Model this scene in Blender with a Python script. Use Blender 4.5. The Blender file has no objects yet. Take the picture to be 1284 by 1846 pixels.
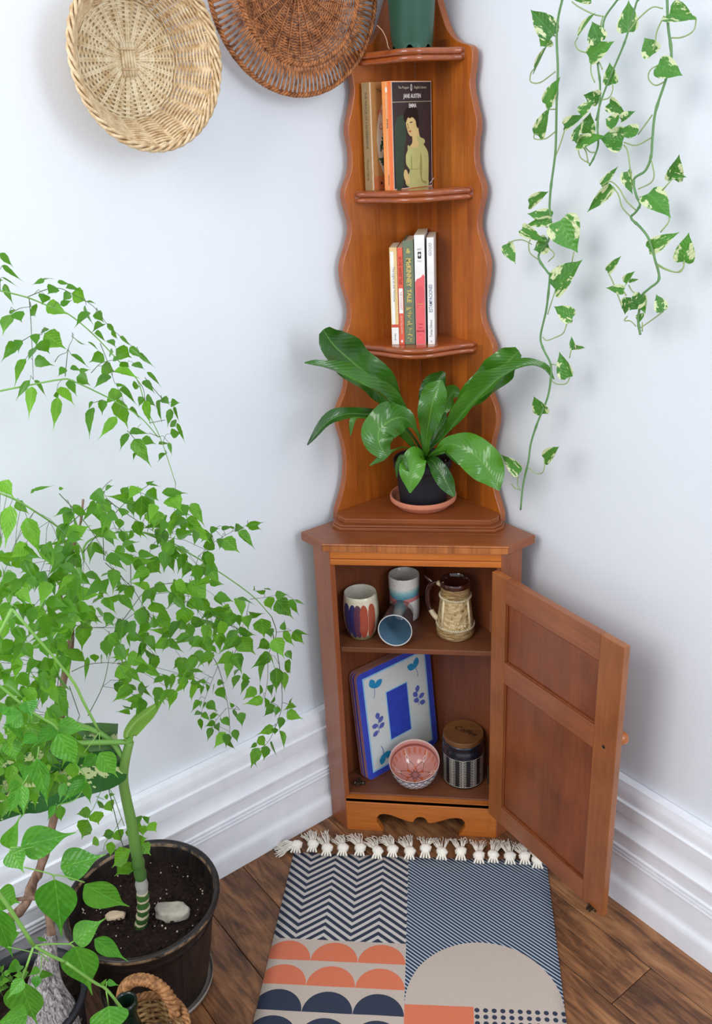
import bpy, math, random
from mathutils import Vector, Matrix, noise as mnoise
from math import pi, sin, cos, sqrt, atan2
random.seed(11)
C = bpy.context.scene.collection
SC = bpy.context.scene

# ------------------------------------------------------------------ camera, world, light, exposure
cam = bpy.data.cameras.new('camera'); co = bpy.data.objects.new('camera', cam); C.objects.link(co)
RX, UP, FW = Vector((0.99025809, 0.13109322, -0.04694135)), Vector((-0.00953838, 0.40018669, 0.916384)), Vector((-0.13891704, 0.90700892, -0.39753853))
M = Matrix((RX, UP, -FW)).transposed().to_4x4(); M.translation = Vector((0.11721908, -1.42852775, 1.35419058))
co.matrix_world = M
cam.sensor_fit = 'VERTICAL'; cam.sensor_height = 36.0; cam.lens = 36.0 * 1605.82 / 1846.0
cam.clip_start = 0.02
SC.camera = co

w = bpy.data.worlds.new('world'); SC.world = w; w.use_nodes = True
bg = w.node_tree.nodes['Background']; bg.inputs[0].default_value = (0.83, 0.90, 1.0, 1); bg.inputs[1].default_value = 0.86

def area(name, loc, target, sx, sy, energy, col):
    l = bpy.data.lights.new(name, 'AREA'); l.shape = 'RECTANGLE'; l.size = sx; l.size_y = sy; l.energy = energy; l.color = col
    o = bpy.data.objects.new(name, l); C.objects.link(o); o.location = loc
    o.rotation_euler = (Vector(target) - Vector(loc)).to_track_quat('-Z', 'Y').to_euler()
    return o
area('window_light_left', (-1.15, -2.1, 2.15), (0.05, 0.05, 0.75), 1.1, 1.2, 24, (1.0, 0.985, 0.96))
area('window_light_right', (1.75, -1.45, 1.75), (-0.25, 0.0, 0.75), 1.1, 1.2, 25, (0.88, 0.93, 1.0))
SC.view_settings.view_transform = 'Standard'; SC.view_settings.look = 'None'
SC.view_settings.exposure = 0.30; SC.view_settings.gamma = 1.0; SC.view_settings.use_curve_mapping = False
SC.display_settings.display_device = 'sRGB'

# ------------------------------------------------------------------ helpers: objects
def lin(c):
    return tuple((v/255/12.92 if v/255 <= .04045 else ((v/255+.055)/1.055)**2.4) for v in c)
def thing(name, label, cat, loc=(0,0,0), rotz=0.0, group=None, rot=None):
    o = bpy.data.objects.new(name, None); C.objects.link(o)
    o.location = loc; o.rotation_euler = rot if rot else (0, 0, rotz)
    o['label'] = label; o['category'] = cat; o.empty_display_size = .02
    if group: o['group'] = group
    return o
def mesh(name, vf, mats, uv=None, smooth=False):
    v, f = vf[0], vf[1]
    me = bpy.data.meshes.new(name); me.from_pydata([tuple(p) for p in v], [], f)
    if not isinstance(mats, (list, tuple)): mats = [mats]
    for m in mats: me.materials.append(m)
    if len(vf) > 2:
        me.polygons.foreach_set('material_index', vf[2])
    if uv:
        l = me.uv_layers.new(name='UVMap')
        for lp in me.loops: l.data[lp.index].uv = uv[lp.vertex_index]
    if smooth:
        me.polygons.foreach_set('use_smooth', [True]*len(me.polygons))
    me.validate(); me.update()
    return me
def part(name, vf, mats, parent=None, smooth=False, bevel=0, label=None, uv=None, loc=None, rot=None, seg=2, angle=None, scl=None):
    if scl: vf = ([(a, b_, c_*scl) for a, b_, c_ in vf[0]],)+tuple(vf[1:])
    me = mesh(name, vf, mats, uv, smooth)
    o = bpy.data.objects.new(name, me); C.objects.link(o)
    if parent: o.parent = parent
    if loc: o.location = loc
    if rot: o.rotation_euler = rot
    if label: o['label'] = label
    if bevel:
        b = o.modifiers.new('bevel', 'BEVEL'); b.width = bevel; b.segments = seg; b.limit_method = 'ANGLE'; b.angle_limit = math.radians(35)
    if angle is not None:
        me.polygons.foreach_set('use_smooth', [True]*len(me.polygons))
        try: me.set_sharp_from_angle(angle=math.radians(angle))
        except Exception: pass
    return o
def struct(name, vf, mats, **k):
    o = part(name, vf, mats, **k); o['kind'] = 'structure'; return o
def tag(o, label, cat, group=None):
    o['label'] = label; o['category'] = cat
    if group: o['group'] = group
    return o

# ------------------------------------------------------------------ helpers: shapes
def box(x0, x1, y0, y1, z0, z1):
    v = [(x0,y0,z0),(x1,y0,z0),(x1,y1,z0),(x0,y1,z0),(x0,y0,z1),(x1,y0,z1),(x1,y1,z1),(x0,y1,z1)]
    return v, [(0,3,2,1),(4,5,6,7),(0,1,5,4),(1,2,6,5),(2,3,7,6),(3,0,4,7)]
def prism(poly, z0, z1, fn=None):
    n = len(poly); v = [(p[0],p[1],z0) for p in poly]+[(p[0],p[1],z1) for p in poly]
    a = sum(poly[i][0]*poly[(i+1)%n][1]-poly[(i+1)%n][0]*poly[i][1] for i in range(n))
    f = [tuple(range(n-1,-1,-1)), tuple(range(n,2*n))]+[(i,(i+1)%n,n+(i+1)%n,n+i) for i in range(n)]
    if a < 0: f = [tuple(reversed(q)) for q in f]
    if fn: v = [fn(p) for p in v]
    return v, f
def merge(*L):
    v, f, m = [], [], []
    for g in L:
        k = len(v); v += list(g[0]); f += [tuple(i+k for i in q) for q in g[1]]
        m += list(g[2]) if len(g) > 2 else [0]*len(g[1])
    return v, f, m
def setm(g, i): return g[0], g[1], [i]*len(g[1])
def xf(g, mat): return ([tuple(mat @ Vector(p)) for p in g[0]],)+tuple(g[1:])
def lathe(prof, n=40, closed=False):
    v, f = [], []
    for r, z in prof:
        for i in range(n):
            a = 2*pi*i/n; v.append((r*cos(a), r*sin(a), z))
    for j in range(len(prof)-1):
        for i in range(n):
            k = (i+1) % n; f.append((j*n+i, j*n+k, (j+1)*n+k, (j+1)*n+i))
    if prof[0][0] > 1e-6 and closed: f.append(tuple(range(n-1,-1,-1)))
    return v, f
def spline(P, k=4):
    P = [Vector(p) for p in P]; out = []
    if len(P) < 3: return P
    for i in range(len(P)-1):
        a = P[i-1] if i else P[0]*2-P[1]; b = P[i]; c = P[i+1]; d = P[i+2] if i+2 < len(P) else P[-1]*2-P[-2]
        for j in range(k):
            t = j/k; out.append(.5*((2*b)+(c-a)*t+(2*a-5*b+4*c-d)*t*t+(-a+3*b-3*c+d)*t**3))
    out.append(P[-1]); return out
def tube(P, r, n=6, caps=True, closed=False):
    P = [Vector(p) for p in P]; m = len(P); v, f = [], []
    T0 = None; N = None
    for i in range(m):
        if closed: T = P[(i+1)%m]-P[i-1]
        else: T = P[min(i+1,m-1)]-P[max(i-1,0)]
        if T.length < 1e-9: T = T0 or Vector((0,0,1))
        T = T.normalized()
        if N is None:
            N = T.orthogonal().normalized()
        else:
            N = (N-T*N.dot(T)); N = N.normalized() if N.length > 1e-6 else T.orthogonal().normalized()
        B = T.cross(N); T0 = T
        rr = r[i] if isinstance(r, (list, tuple)) else r
        for k in range(n):
            a = 2*pi*k/n; v.append(tuple(P[i]+N*(rr*cos(a))+B*(rr*sin(a))))
    for i in range(m-1):
        for k in range(n): q = (k+1) % n; f.append((i*n+k, i*n+q, (i+1)*n+q, (i+1)*n+k))
    if closed:
        for k in range(n): q = (k+1) % n; f.append(((m-1)*n+k, (m-1)*n+q, q, k))
    elif caps:
        f.append(tuple(range(n-1,-1,-1))); f.append(tuple((m-1)*n+k for k in range(n)))
    return v, f
def ball(c, r, seg=10, rings=6, jitter=0):
    v, f = [], []; rx, ry, rz = r if isinstance(r, (list, tuple)) else (r, r, r)
    v.append((c[0], c[1], c[2]-rz))
    for j in range(1, rings):
        t = pi*j/rings
        for i in range(seg):
            a = 2*pi*i/seg; q = 1+jitter*random.uniform(-1, 1)
            v.append((c[0]+q*rx*sin(t)*cos(a), c[1]+q*ry*sin(t)*sin(a), c[2]-q*rz*cos(t)))
    v.append((c[0], c[1], c[2]+rz)); e = len(v)-1
    for i in range(seg):
        k = (i+1) % seg; f.append((0, 1+k, 1+i)); f.append((e, e-seg+i, e-seg+k))
    for j in range(rings-2):
        for i in range(seg):
            k = (i+1) % seg; f.append((1+j*seg+i, 1+j*seg+k, 1+(j+1)*seg+k, 1+(j+1)*seg+i))
    return v, f
def ribbon(P, W, hint, fold=.15, roll=0.0, k=4, cols=6, wave=0.0, thick=0.0):
    """leaf blade swept along P with half-width profile W; hint faces the upper side"""
    pts = spline(P, k); ws = [max(.0003, q.x) for q in spline([(a, 0, 0) for a in W], k)]
    v, f = [], []; m = len(pts); hint = Vector(hint).normalized(); ph = random.random()*6
    for i, p in enumerate(pts):
        T = (pts[min(i+1, m-1)]-pts[max(i-1, 0)]).normalized()
        S = T.cross(hint); S = S.normalized() if S.length > .05 else T.orthogonal().normalized()
        S = (Matrix.Rotation(roll, 3, T) @ S).normalized(); N = S.cross(T).normalized()
        for c in range(cols+1):
            u = 2*c/cols-1; hw = ws[i]/2
            z = fold*hw*abs(u)**1.3*2 + wave*hw*sin(i*.8+ph+(2 if u > 0 else 0))*abs(u)**2
            v.append(tuple(p+S*(u*hw)+N*z))
    n = cols+1
    for i in range(m-1):
        for c in range(cols): f.append((i*n+c, i*n+c+1, (i+1)*n+c+1, (i+1)*n+c))
    uv = [((c/cols), i/(m-1)) for i in range(m) for c in range(n)]
    return (v, f), uv

# ------------------------------------------------------------------ helpers: shader expressions
class E:
    def __init__(s, nt, o): s.nt, s.o = nt, o
    def op(s, name, *a, clamp=False):
        n = s.nt.nodes.new('ShaderNodeMath'); n.operation = name; n.use_clamp = clamp
        for i, x in enumerate((s,)+a):
            if isinstance(x, E): s.nt.links.new(x.o, n.inputs[i])
            else: n.inputs[i].default_value = float(x)
        return E(s.nt, n.outputs[0])
    def lift(s, x):
        if isinstance(x, E): return x
        n = s.nt.nodes.new('ShaderNodeValue'); n.outputs[0].default_value = float(x); return E(s.nt, n.outputs[0])
    def __add__(s, b): return s.op('ADD', b)
    __radd__ = __add__
    def __sub__(s, b): return s.op('SUBTRACT', b)
    def __rsub__(s, b): return s.lift(b).op('SUBTRACT', s)
    def __mul__(s, b): return s.op('MULTIPLY', b)
    __rmul__ = __mul__
    def __truediv__(s, b): return s.op('DIVIDE', b)
    def __lt__(s, b): return s.op('LESS_THAN', b)
    def __gt__(s, b): return s.op('GREATER_THAN', b)
    def abs(s): return s.op('ABSOLUTE')
    def fr(s): return s.op('FRACT')
    def sin(s): return s.op('SINE')
    def cos(s): return s.op('COSINE')
    def sqrt(s): return s.op('SQRT')
    def at2(s, b): return s.op('ARCTAN2', b)
    def mx(s, b): return s.op('MAXIMUM', b)
    def mn(s, b): return s.op('MINIMUM', b)
    def fl(s): return s.op('FLOOR')
    def clamp(s): return s.op('ADD', 0, clamp=True)
class Mat:
    def __init__(s, name, rough=.5, spec=.5, **k):
        s.m = bpy.data.materials.new(name); s.m.use_nodes = True; s.nt = s.m.node_tree
        s.b = s.nt.nodes['Principled BSDF']; s.b.inputs['Roughness'].default_value = rough
        s.b.inputs['Specular IOR Level'].default_value = spec
        for a, v in k.items(): s.b.inputs[a.replace('_', ' ')].default_value = v
        s.tc = s.nt.nodes.new('ShaderNodeTexCoord')
    def new(s, t): return s.nt.nodes.new(t)
    def ln(s, a, b): s.nt.links.new(a.o if isinstance(a, E) else a, b)
    def xyz(s, src='Object'):
        n = s.new('ShaderNodeSeparateXYZ'); s.ln(s.tc.outputs[src], n.inputs[0]); return [E(s.nt, o) for o in n.outputs]
    def vec(s, scale=(1,1,1), src='Object', rot=(0,0,0), rnd=False):
        n = s.new('ShaderNodeMapping'); n.inputs['Scale'].default_value = scale; n.inputs['Rotation'].default_value = rot
        s.ln(s.tc.outputs[src], n.inputs[0])
        if rnd:
            oi = s.new('ShaderNodeObjectInfo'); cb = s.new('ShaderNodeCombineXYZ')
            r = E(s.nt, oi.outputs['Random'])
            s.ln(r*37.0, cb.inputs[0]); s.ln(r*91.0, cb.inputs[1]); s.ln(r*53.0, cb.inputs[2]); s.ln(cb.outputs[0], n.inputs['Location'])
        return n.outputs[0]
    def rand(s):
        oi = s.new('ShaderNodeObjectInfo'); return E(s.nt, oi.outputs['Random'])
    def noise(s, vec, scale=5, detail=3, rough=.55, dist=0):
        n = s.new('ShaderNodeTexNoise'); n.inputs['Scale'].default_value = scale; n.inputs['Detail'].default_value = detail
        n.inputs['Roughness'].default_value = rough; n.inputs['Distortion'].default_value = dist
        s.ln(vec, n.inputs['Vector']); return E(s.nt, n.outputs['Fac'])
    def voro(s, vec, scale=5, feat='F1', out='Distance', rnd=1.0):
        n = s.new('ShaderNodeTexVoronoi'); n.feature = feat; n.inputs['Scale'].default_value = scale; n.inputs['Randomness'].default_value = rnd
        s.ln(vec, n.inputs['Vector']); return E(s.nt, n.outputs[out])
    def ramp(s, fac, stops, interp='LINEAR'):
        n = s.new('ShaderNodeValToRGB'); cr = n.color_ramp; cr.interpolation = interp
        while len(cr.elements) < len(stops): cr.elements.new(.5)
        for e, (p, c) in zip(cr.elements, stops): e.position = p; e.color = tuple(c)+(1,)
        s.ln(fac, n.inputs[0]); return n.outputs[0]
    def mix(s, fac, a, b, mode='MIX'):
        n = s.new('ShaderNodeMix'); n.data_type = 'RGBA'; n.blend_type = mode
        for sock, x in ((n.inputs[0], fac), (n.inputs[6], a), (n.inputs[7], b)):
            if isinstance(x, E): s.ln(x.o, sock)
            elif isinstance(x, bpy.types.NodeSocket): s.ln(x, sock)
            elif isinstance(x, (tuple, list)): sock.default_value = tuple(x)+(1,)
            else: sock.default_value = x
        return n.outputs[2]
    def color(s, c):
        if isinstance(c, (tuple, list)): s.b.inputs['Base Color'].default_value = tuple(c)+(1,)
        else: s.ln(c, s.b.inputs['Base Color'])
        return s
    def bump(s, h, strength=.3, dist=.001):
        n = s.new('ShaderNodeBump'); n.inputs['Strength'].default_value = strength; n.inputs['Distance'].default_value = dist
        s.ln(h, n.inputs['Height']); s.ln(n.outputs[0], s.b.inputs['Normal']); return s
    def rough(s, e): s.ln(e, s.b.inputs['Roughness']); return s
def simple(name, rgb, rough=.5, var=.08, scale=40, spec=.5, bump=0, bscale=200, **k):
    m = Mat(name, rough, spec, **k); c = lin(rgb); v = m.vec()
    n = m.noise(v, scale, 3)
    m.color(m.ramp(n, [(.3, [x*(1-var) for x in c]), (.7, [min(1, x*(1+var)) for x in c])]))
    if bump: m.bump(m.noise(v, bscale, 2), bump, .0006)
    return m.m
def wood(name, light, dark, axis='Z', rough=.33, strip=0, streak=1.0, rnd=True, blotch=.5, coat=.25, tone=0):
    m = Mat(name, rough, .5); m.b.inputs['Coat Weight'].default_value = coat; m.b.inputs['Coat Roughness'].default_value = .22
    sc = {'Z': (1, 1, .07), 'X': (.07, 1, 1), 'Y': (1, .07, 1)}[axis]
    v = m.vec(sc, rnd=rnd); vb = m.vec(rnd=rnd)
    g = m.noise(v, 160, 4, .6, .3)*(.55*streak) + m.noise(v, 38, 3, .5, .6)*.45 + (1-.55*streak)*.25
    b = m.noise(vb, 9, 3, .6)
    f = g*(1-blotch*.5) + b*(blotch*.5)
    c = m.ramp(f, [(.33, lin(dark)), (.66, lin(light))])
    if strip:
        X, Y, Z = m.xyz(); s = ((X*1.0+Y*0.0)/strip+200.37).fl()
        r = ((s*12.9898).sin()*43758.5).fr()
        c = m.mix(.42, c, m.ramp(r, [(0, (.62,.55,.5)), (1, (1.0, 1.0, 1.0))]), 'MULTIPLY')
    if tone: c = m.mix(1.0, c, m.ramp(m.rand(), [(0, (1-tone,)*3), (1, (1.08,)*3)]), 'MULTIPLY')
    m.color(c); m.bump(m.noise(v, 300, 2), .04, .0004)
    return m.m

# text -> mesh decal
def text_vf(s, size, font_scale=(1,1), align='CENTER', bold=0, shear=0):
    cu = bpy.data.curves.new('t', 'FONT'); cu.body = s; cu.size = size; cu.align_x = align; cu.align_y = 'CENTER'; cu.offset = bold; cu.resolution_u = 2; cu.shear = shear
    o = bpy.data.objects.new('t', cu); C.objects.link(o); dg = bpy.context.evaluated_depsgraph_get(); dg.update()
    me = bpy.data.meshes.new_from_object(o.evaluated_get(dg))
    v = [(p.co.x*font_scale[0], p.co.y*font_scale[1], 0) for p in me.vertices]; f = [tuple(p.vertices) for p in me.polygons]
    bpy.data.objects.remove(o); bpy.data.curves.remove(cu); bpy.data.meshes.remove(me)
    return v, f
def flat(poly, z=0):
    """filled outline, smooth"""
    n = len(poly); a = sum(poly[i][0]*poly[(i+1)%n][1]-poly[(i+1)%n][0]*poly[i][1] for i in range(n))
    P = list(poly) if a > 0 else list(reversed(poly))
    return [(p[0], p[1], z) for p in P], [tuple(range(n))]
def smoothpoly(pts, k=4):
    n = len(pts); out = []
    for i in range(n):
        a, b, c, d = [Vector((*pts[(i+j) % n], 0)) for j in (-1, 0, 1, 2)]
        for j in range(k):
            t = j/k; q = .5*((2*b)+(c-a)*t+(2*a-5*b+4*c-d)*t*t+(-a+3*b-3*c+d)*t**3); out.append((q.x, q.y))
    return out

# ------------------------------------------------------------------ plant data: world millimetres
# leaves: base xyz, tip xyz, width ; stems: radius, then points
TREE="""-321,-275,730,-291,-284,696,29;-442,-502,690,-441,-550,741,17;-280,-192,582,-254,-193,549,28;-215,-173,644,-187,-175,609,25;-301,-403,649,-294,-463,654,17;-302,-214,628,-297,-274,630,17;-385,-281,1021,-383,-272,971,20;-264,-248,619,-279,-299,620,19;-337,-368,911,-344,-365,870,24;-337,-334,678,-339,-404,722,12;-403,-345,700,-400,-403,703,17;-444,-507,954,-447,-532,909,19;-413,-326,628,-409,-392,664,13;-300,-217,731,-304,-292,762,12;-345,-383,908,-346,-443,943,14;-289,-345,676,-297,-408,703,14;-321,-309,706,-330,-317,666,23;-224,-181,518,-225,-194,472,20;-364,-318,789,-354,-296,753,22;-228,-229,642,-226,-229,604,25;-441,-482,927,-425,-498,881,18;-442,-376,711,-437,-428,759,13;-272,-202,661,-251,-251,654,17;-470,-451,699,-463,-479,675,24;-464,-479,589,-456,-536,617,14;-420,-565,871,-416,-621,891,15;-434,-545,580,-433,-596,601,16;-424,-425,745,-430,-434,700,19;-451,-470,691,-448,-451,643,17;-246,-162,514,-260,-182,480,21;-240,-153,526,-268,-192,520,18;-368,-312,715,-356,-298,682,23;-456,-591,724,-445,-646,737,15;-287,-292,768,-264,-292,734,21;-278,-373,758,-266,-343,715,16;-499,-508,708,-492,-567,737,13;-337,-295,721,-333,-272,673,16;-407,-384,645,-376,-393,632,24;-478,-558,743,-457,-603,800,11;-379,-318,682,-374,-381,690,13;-323,-321,578,-331,-308,532,17;-209,-185,533,-200,-165,493,18;-214,-220,599,-194,-234,571,22;-423,-461,776,-402,-507,764,15;-394,-369,795,-388,-430,816,12;-325,-269,698,-300,-279,680,24;-372,-286,680,-358,-286,642,19;-354,-323,975,-332,-329,936,17;-286,-209,649,-296,-231,620,20;-489,-470,530,-483,-523,535,14;-511,-497,498,-515,-536,495,19;-460,-505,635,-451,-487,596,17;-476,-515,742,-483,-557,767,15;-428,-580,610,-407,-628,616,14;-425,-620,687,-417,-667,734,11;-305,-346,900,-283,-366,885,22;-358,-443,835,-340,-492,832,14;-465,-533,624,-444,-577,625,15;-515,-506,509,-474,-526,512,16;-348,-258,558,-353,-306,564,15;-247,-326,717,-271,-362,731,16;-443,-437,784,-438,-488,792,14;-345,-303,794,-322,-274,773,17;-421,-567,683,-411,-551,642,16;-443,-346,1127,-421,-338,1104,22;-315,-235,796,-308,-291,841,10;-385,-563,881,-372,-612,875,14;-460,-566,578,-484,-571,544,17;-234,-187,542,-222,-181,509,20;-372,-413,685,-335,-432,680,17;-271,-223,644,-288,-266,634,15;-465,-451,575,-453,-429,535,15;-271,-226,616,-275,-232,575,17;-494,-525,742,-492,-571,752,15;-317,-411,628,-322,-464,635,13;-207,-110,546,-192,-95,511,17;-432,-462,726,-419,-443,686,15;-536,-527,515,-492,-539,522,15;-287,-315,679,-278,-367,680,13;-320,-257,825,-285,-272,812,17;-444,-482,699,-451,-522,732,13;-253,-234,390,-269,-253,359,17;-367,-283,568,-370,-299,542,22;-269,-264,596,-251,-286,575,19;-385,-275,1031,-392,-318,1021,15;-496,-521,629,-482,-498,597,16;-262,-267,800,-239,-268,776,20;-316,-354,707,-316,-405,703,13;-363,-428,750,-353,-474,747,14;-305,-377,784,-292,-354,749,15;-338,-315,837,-344,-368,864,11;-295,-328,665,-278,-332,633,18;-430,-471,884,-408,-499,864,16;-421,-531,617,-413,-571,616,16;-474,-455,606,-476,-498,611,15;-321,-225,838,-301,-229,800,15;-452,-589,642,-425,-626,636,14;-383,-361,607,-379,-346,560,13;-350,-273,568,-340,-252,532,15;-406,-428,882,-408,-478,912,11;-419,-490,894,-395,-528,885,14;-408,-471,821,-406,-526,840,11;-329,-423,693,-323,-476,740,9;-425,-395,893,-424,-383,855,16;-384,-404,913,-370,-427,893,19;-452,-367,867,-446,-419,859,12;-413,-550,724,-401,-545,689,17;-301,-287,765,-295,-314,740,17;-458,-464,777,-442,-451,746,17;-388,-360,1031,-384,-397,1000,13;-415,-560,654,-400,-529,630,15;-271,-325,712,-240,-342,701,17;-480,-596,672,-446,-630,669,13;-451,-470,691,-438,-520,698,12;-272,-326,759,-279,-384,781,10;-292,-211,547,-291,-251,536,15;-442,-589,637,-459,-588,596,14;-405,-552,655,-388,-593,655,14;-525,-505,603,-495,-522,591,17;-411,-447,886,-388,-422,891,18;-401,-460,790,-392,-447,755,16;-371,-310,734,-389,-335,761,15;-375,-508,862,-382,-551,867,14;-361,-278,848,-364,-280,819,21;-236,-335,682,-245,-381,687,13;-256,-156,340,-248,-147,298,14;-382,-514,860,-380,-497,823,15;-331,-331,599,-316,-384,605,11;-279,-280,667,-279,-280,629,16;-484,-505,755,-485,-547,766,14;-411,-612,766,-380,-647,765,13;-472,-484,805,-459,-539,827,10;-263,-249,630,-240,-225,607,15;-380,-409,628,-408,-418,608,17;-276,-245,585,-302,-267,575,17;-465,-465,533,-461,-443,488,12;-475,-518,612,-474,-563,623,13;-435,-612,801,-430,-659,838,10;-336,-257,840,-344,-253,801,15;-388,-313,704,-366,-342,688,15;-462,-447,549,-436,-439,520,15;-461,-473,742,-448,-459,710,16;-478,-488,836,-462,-527,878,10;-475,-474,867,-469,-450,836,15;-318,-279,765,-317,-315,756,16;-452,-596,728,-440,-640,730,13;-220,-129,557,-204,-124,524,16;-268,-364,662,-275,-412,670,12;-430,-564,611,-415,-617,632,10;-336,-303,612,-344,-316,581,17;-532,-530,543,-530,-515,504,14;-463,-382,1158,-469,-407,1141,19;-383,-383,889,-372,-414,868,15;-478,-492,751,-489,-512,728,18;-408,-380,619,-410,-384,585,17;-398,-615,655,-392,-659,661,13;-461,-477,880,-440,-497,858,16;-235,-174,564,-249,-203,567,18;-369,-412,902,-360,-455,894,13;-369,-264,672,-378,-304,666,14;-316,-348,768,-297,-388,763,13;-372,-408,777,-338,-442,773,12;-346,-286,1018,-345,-280,980,15;-483,-549,669,-462,-577,653,15;-451,-501,715,-438,-542,704,13;-329,-255,768,-334,-292,798,12;-417,-489,856,-410,-476,833,21;-457,-414,697,-474,-437,699,20;-371,-313,1067,-336,-314,1060,16;-417,-446,877,-409,-504,901,9;-407,-460,809,-378,-446,800,17;-452,-445,765,-457,-457,732,16;-225,-121,469,-229,-131,430,14;-317,-213,403,-336,-233,381,16;-335,-328,807,-307,-371,806,11;-465,-475,771,-431,-483,767,16;-368,-316,1042,-351,-295,1016,15;-378,-340,795,-340,-350,803,14;-524,-511,659,-539,-516,619,13;-320,-403,622,-312,-442,619,14;-227,-129,387,-196,-133,377,17;-410,-516,748,-386,-555,740,12;-344,-302,831,-339,-312,798,16;-302,-383,787,-288,-363,759,15;-329,-334,872,-331,-361,857,18;-394,-475,916,-380,-523,908,11;-432,-421,810,-453,-430,784,16;-333,-264,652,-307,-244,641,16;-452,-486,551,-443,-491,518,16;-214,-119,396,-224,-163,418,11;-318,-308,852,-321,-324,824,17;-457,-540,714,-457,-524,675,13;-397,-625,765,-385,-658,755,15;-244,-169,387,-269,-188,380,17;-346,-364,797,-359,-398,797,15;-387,-584,940,-392,-620,939,15;-397,-364,913,-389,-395,911,17;-303,-337,637,-304,-382,643,12;-497,-530,654,-496,-538,621,16;-441,-346,1042,-451,-356,999,12;-414,-642,726,-406,-683,726,13;-458,-524,726,-455,-508,684,12;-437,-567,630,-426,-555,595,14;-323,-348,813,-315,-320,830,16;-285,-317,835,-257,-343,830,14;-355,-308,648,-376,-334,644,16;-491,-582,642,-483,-606,623,17;-513,-502,690,-508,-539,681,14;-240,-227,485,-266,-254,493,14;-301,-308,848,-308,-355,858,11;-427,-605,704,-390,-614,702,14;-288,-308,625,-297,-348,626,13;-328,-270,1015,-336,-266,978,14;-434,-429,853,-422,-442,825,16;-246,-243,800,-219,-248,774,14;-455,-621,713,-452,-618,678,15;-438,-534,897,-434,-579,924,10;-468,-516,823,-472,-537,798,16;-366,-330,856,-365,-310,817,12;-509,-490,707,-484,-526,707,12;-449,-571,677,-477,-583,672,17;-326,-422,898,-328,-409,863,14;-393,-516,786,-418,-532,778,17;-456,-380,1066,-458,-401,1028,12;-446,-561,773,-431,-601,765,12;-277,-235,664,-287,-276,674,12;-365,-367,809,-352,-348,780,14;-377,-334,576,-364,-320,541,13;-471,-513,551,-475,-548,589,10;-501,-528,609,-477,-557,596,13;-374,-390,595,-392,-420,614,13;-360,-439,709,-371,-469,714,16;-368,-404,605,-366,-440,597,14;-445,-383,737,-422,-374,713,15;-436,-341,1162,-410,-334,1148,17;-448,-498,809,-434,-493,778,15;-379,-312,1004,-396,-344,981,12;-494,-437,957,-472,-449,940,17;-270,-177,368,-262,-165,337,15;-480,-595,671,-502,-605,692,16;-474,-594,692,-468,-624,727,11;-368,-468,753,-358,-456,720,14;-381,-351,850,-361,-383,839,13;-364,-440,678,-334,-470,681,12;-427,-436,801,-426,-474,835,10;-364,-355,682,-374,-393,698,12;-436,-529,644,-417,-571,642,11;-454,-473,650,-431,-500,634,13;-436,-491,585,-426,-469,546,11;-481,-557,633,-471,-606,671,8;-296,-289,663,-291,-316,640,14;-234,-157,641,-229,-155,612,17;-307,-335,862,-319,-338,831,15;-407,-586,715,-379,-610,704,13;-379,-279,1090,-363,-264,1073,18;-407,-387,762,-380,-411,749,13;-369,-338,1070,-375,-378,1061,12;-405,-356,620,-413,-369,593,16;-251,-225,643,-244,-254,635,16;-385,-297,610,-382,-338,611,12;-258,-353,688,-262,-342,652,13;-349,-258,710,-344,-291,699,14;-436,-598,645,-422,-636,651,12;-384,-374,595,-363,-393,620,13;-334,-334,881,-354,-355,896,15;-487,-473,894,-494,-495,874,16;-379,-577,812,-381,-589,784,16;-409,-590,607,-435,-597,581,13;-399,-506,781,-392,-560,808,8;-262,-187,479,-283,-203,464,16;-333,-383,928,-336,-415,924,15;-229,-187,391,-214,-210,370,14;-414,-374,780,-389,-410,777,11;-411,-393,1069,-402,-380,1041,15;-470,-453,830,-470,-481,810,14;-397,-469,913,-395,-504,901,13;-454,-560,825,-479,-569,807,15;-464,-561,713,-457,-600,719,12;-475,-500,601,-457,-531,592,13;-353,-273,776,-341,-276,744,14;-336,-301,851,-332,-334,835,13;-492,-556,603,-494,-574,574,14;-473,-531,807,-471,-553,784,15;-407,-587,883,-378,-614,879,12;-461,-493,694,-481,-514,687,16;-397,-507,804,-361,-537,813,10;-423,-575,884,-395,-592,875,14;-414,-570,748,-401,-561,718,14;-375,-413,877,-341,-446,879,10;-412,-314,1172,-400,-296,1157,18;-468,-361,1097,-474,-394,1070,11;-291,-368,657,-307,-389,636,14;-367,-372,642,-340,-381,624,14;-397,-577,743,-376,-610,740,12;-366,-600,826,-362,-581,792,12;-396,-363,900,-368,-392,886,11;-315,-381,902,-310,-419,895,12;-422,-595,754,-416,-637,756,11"""
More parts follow.
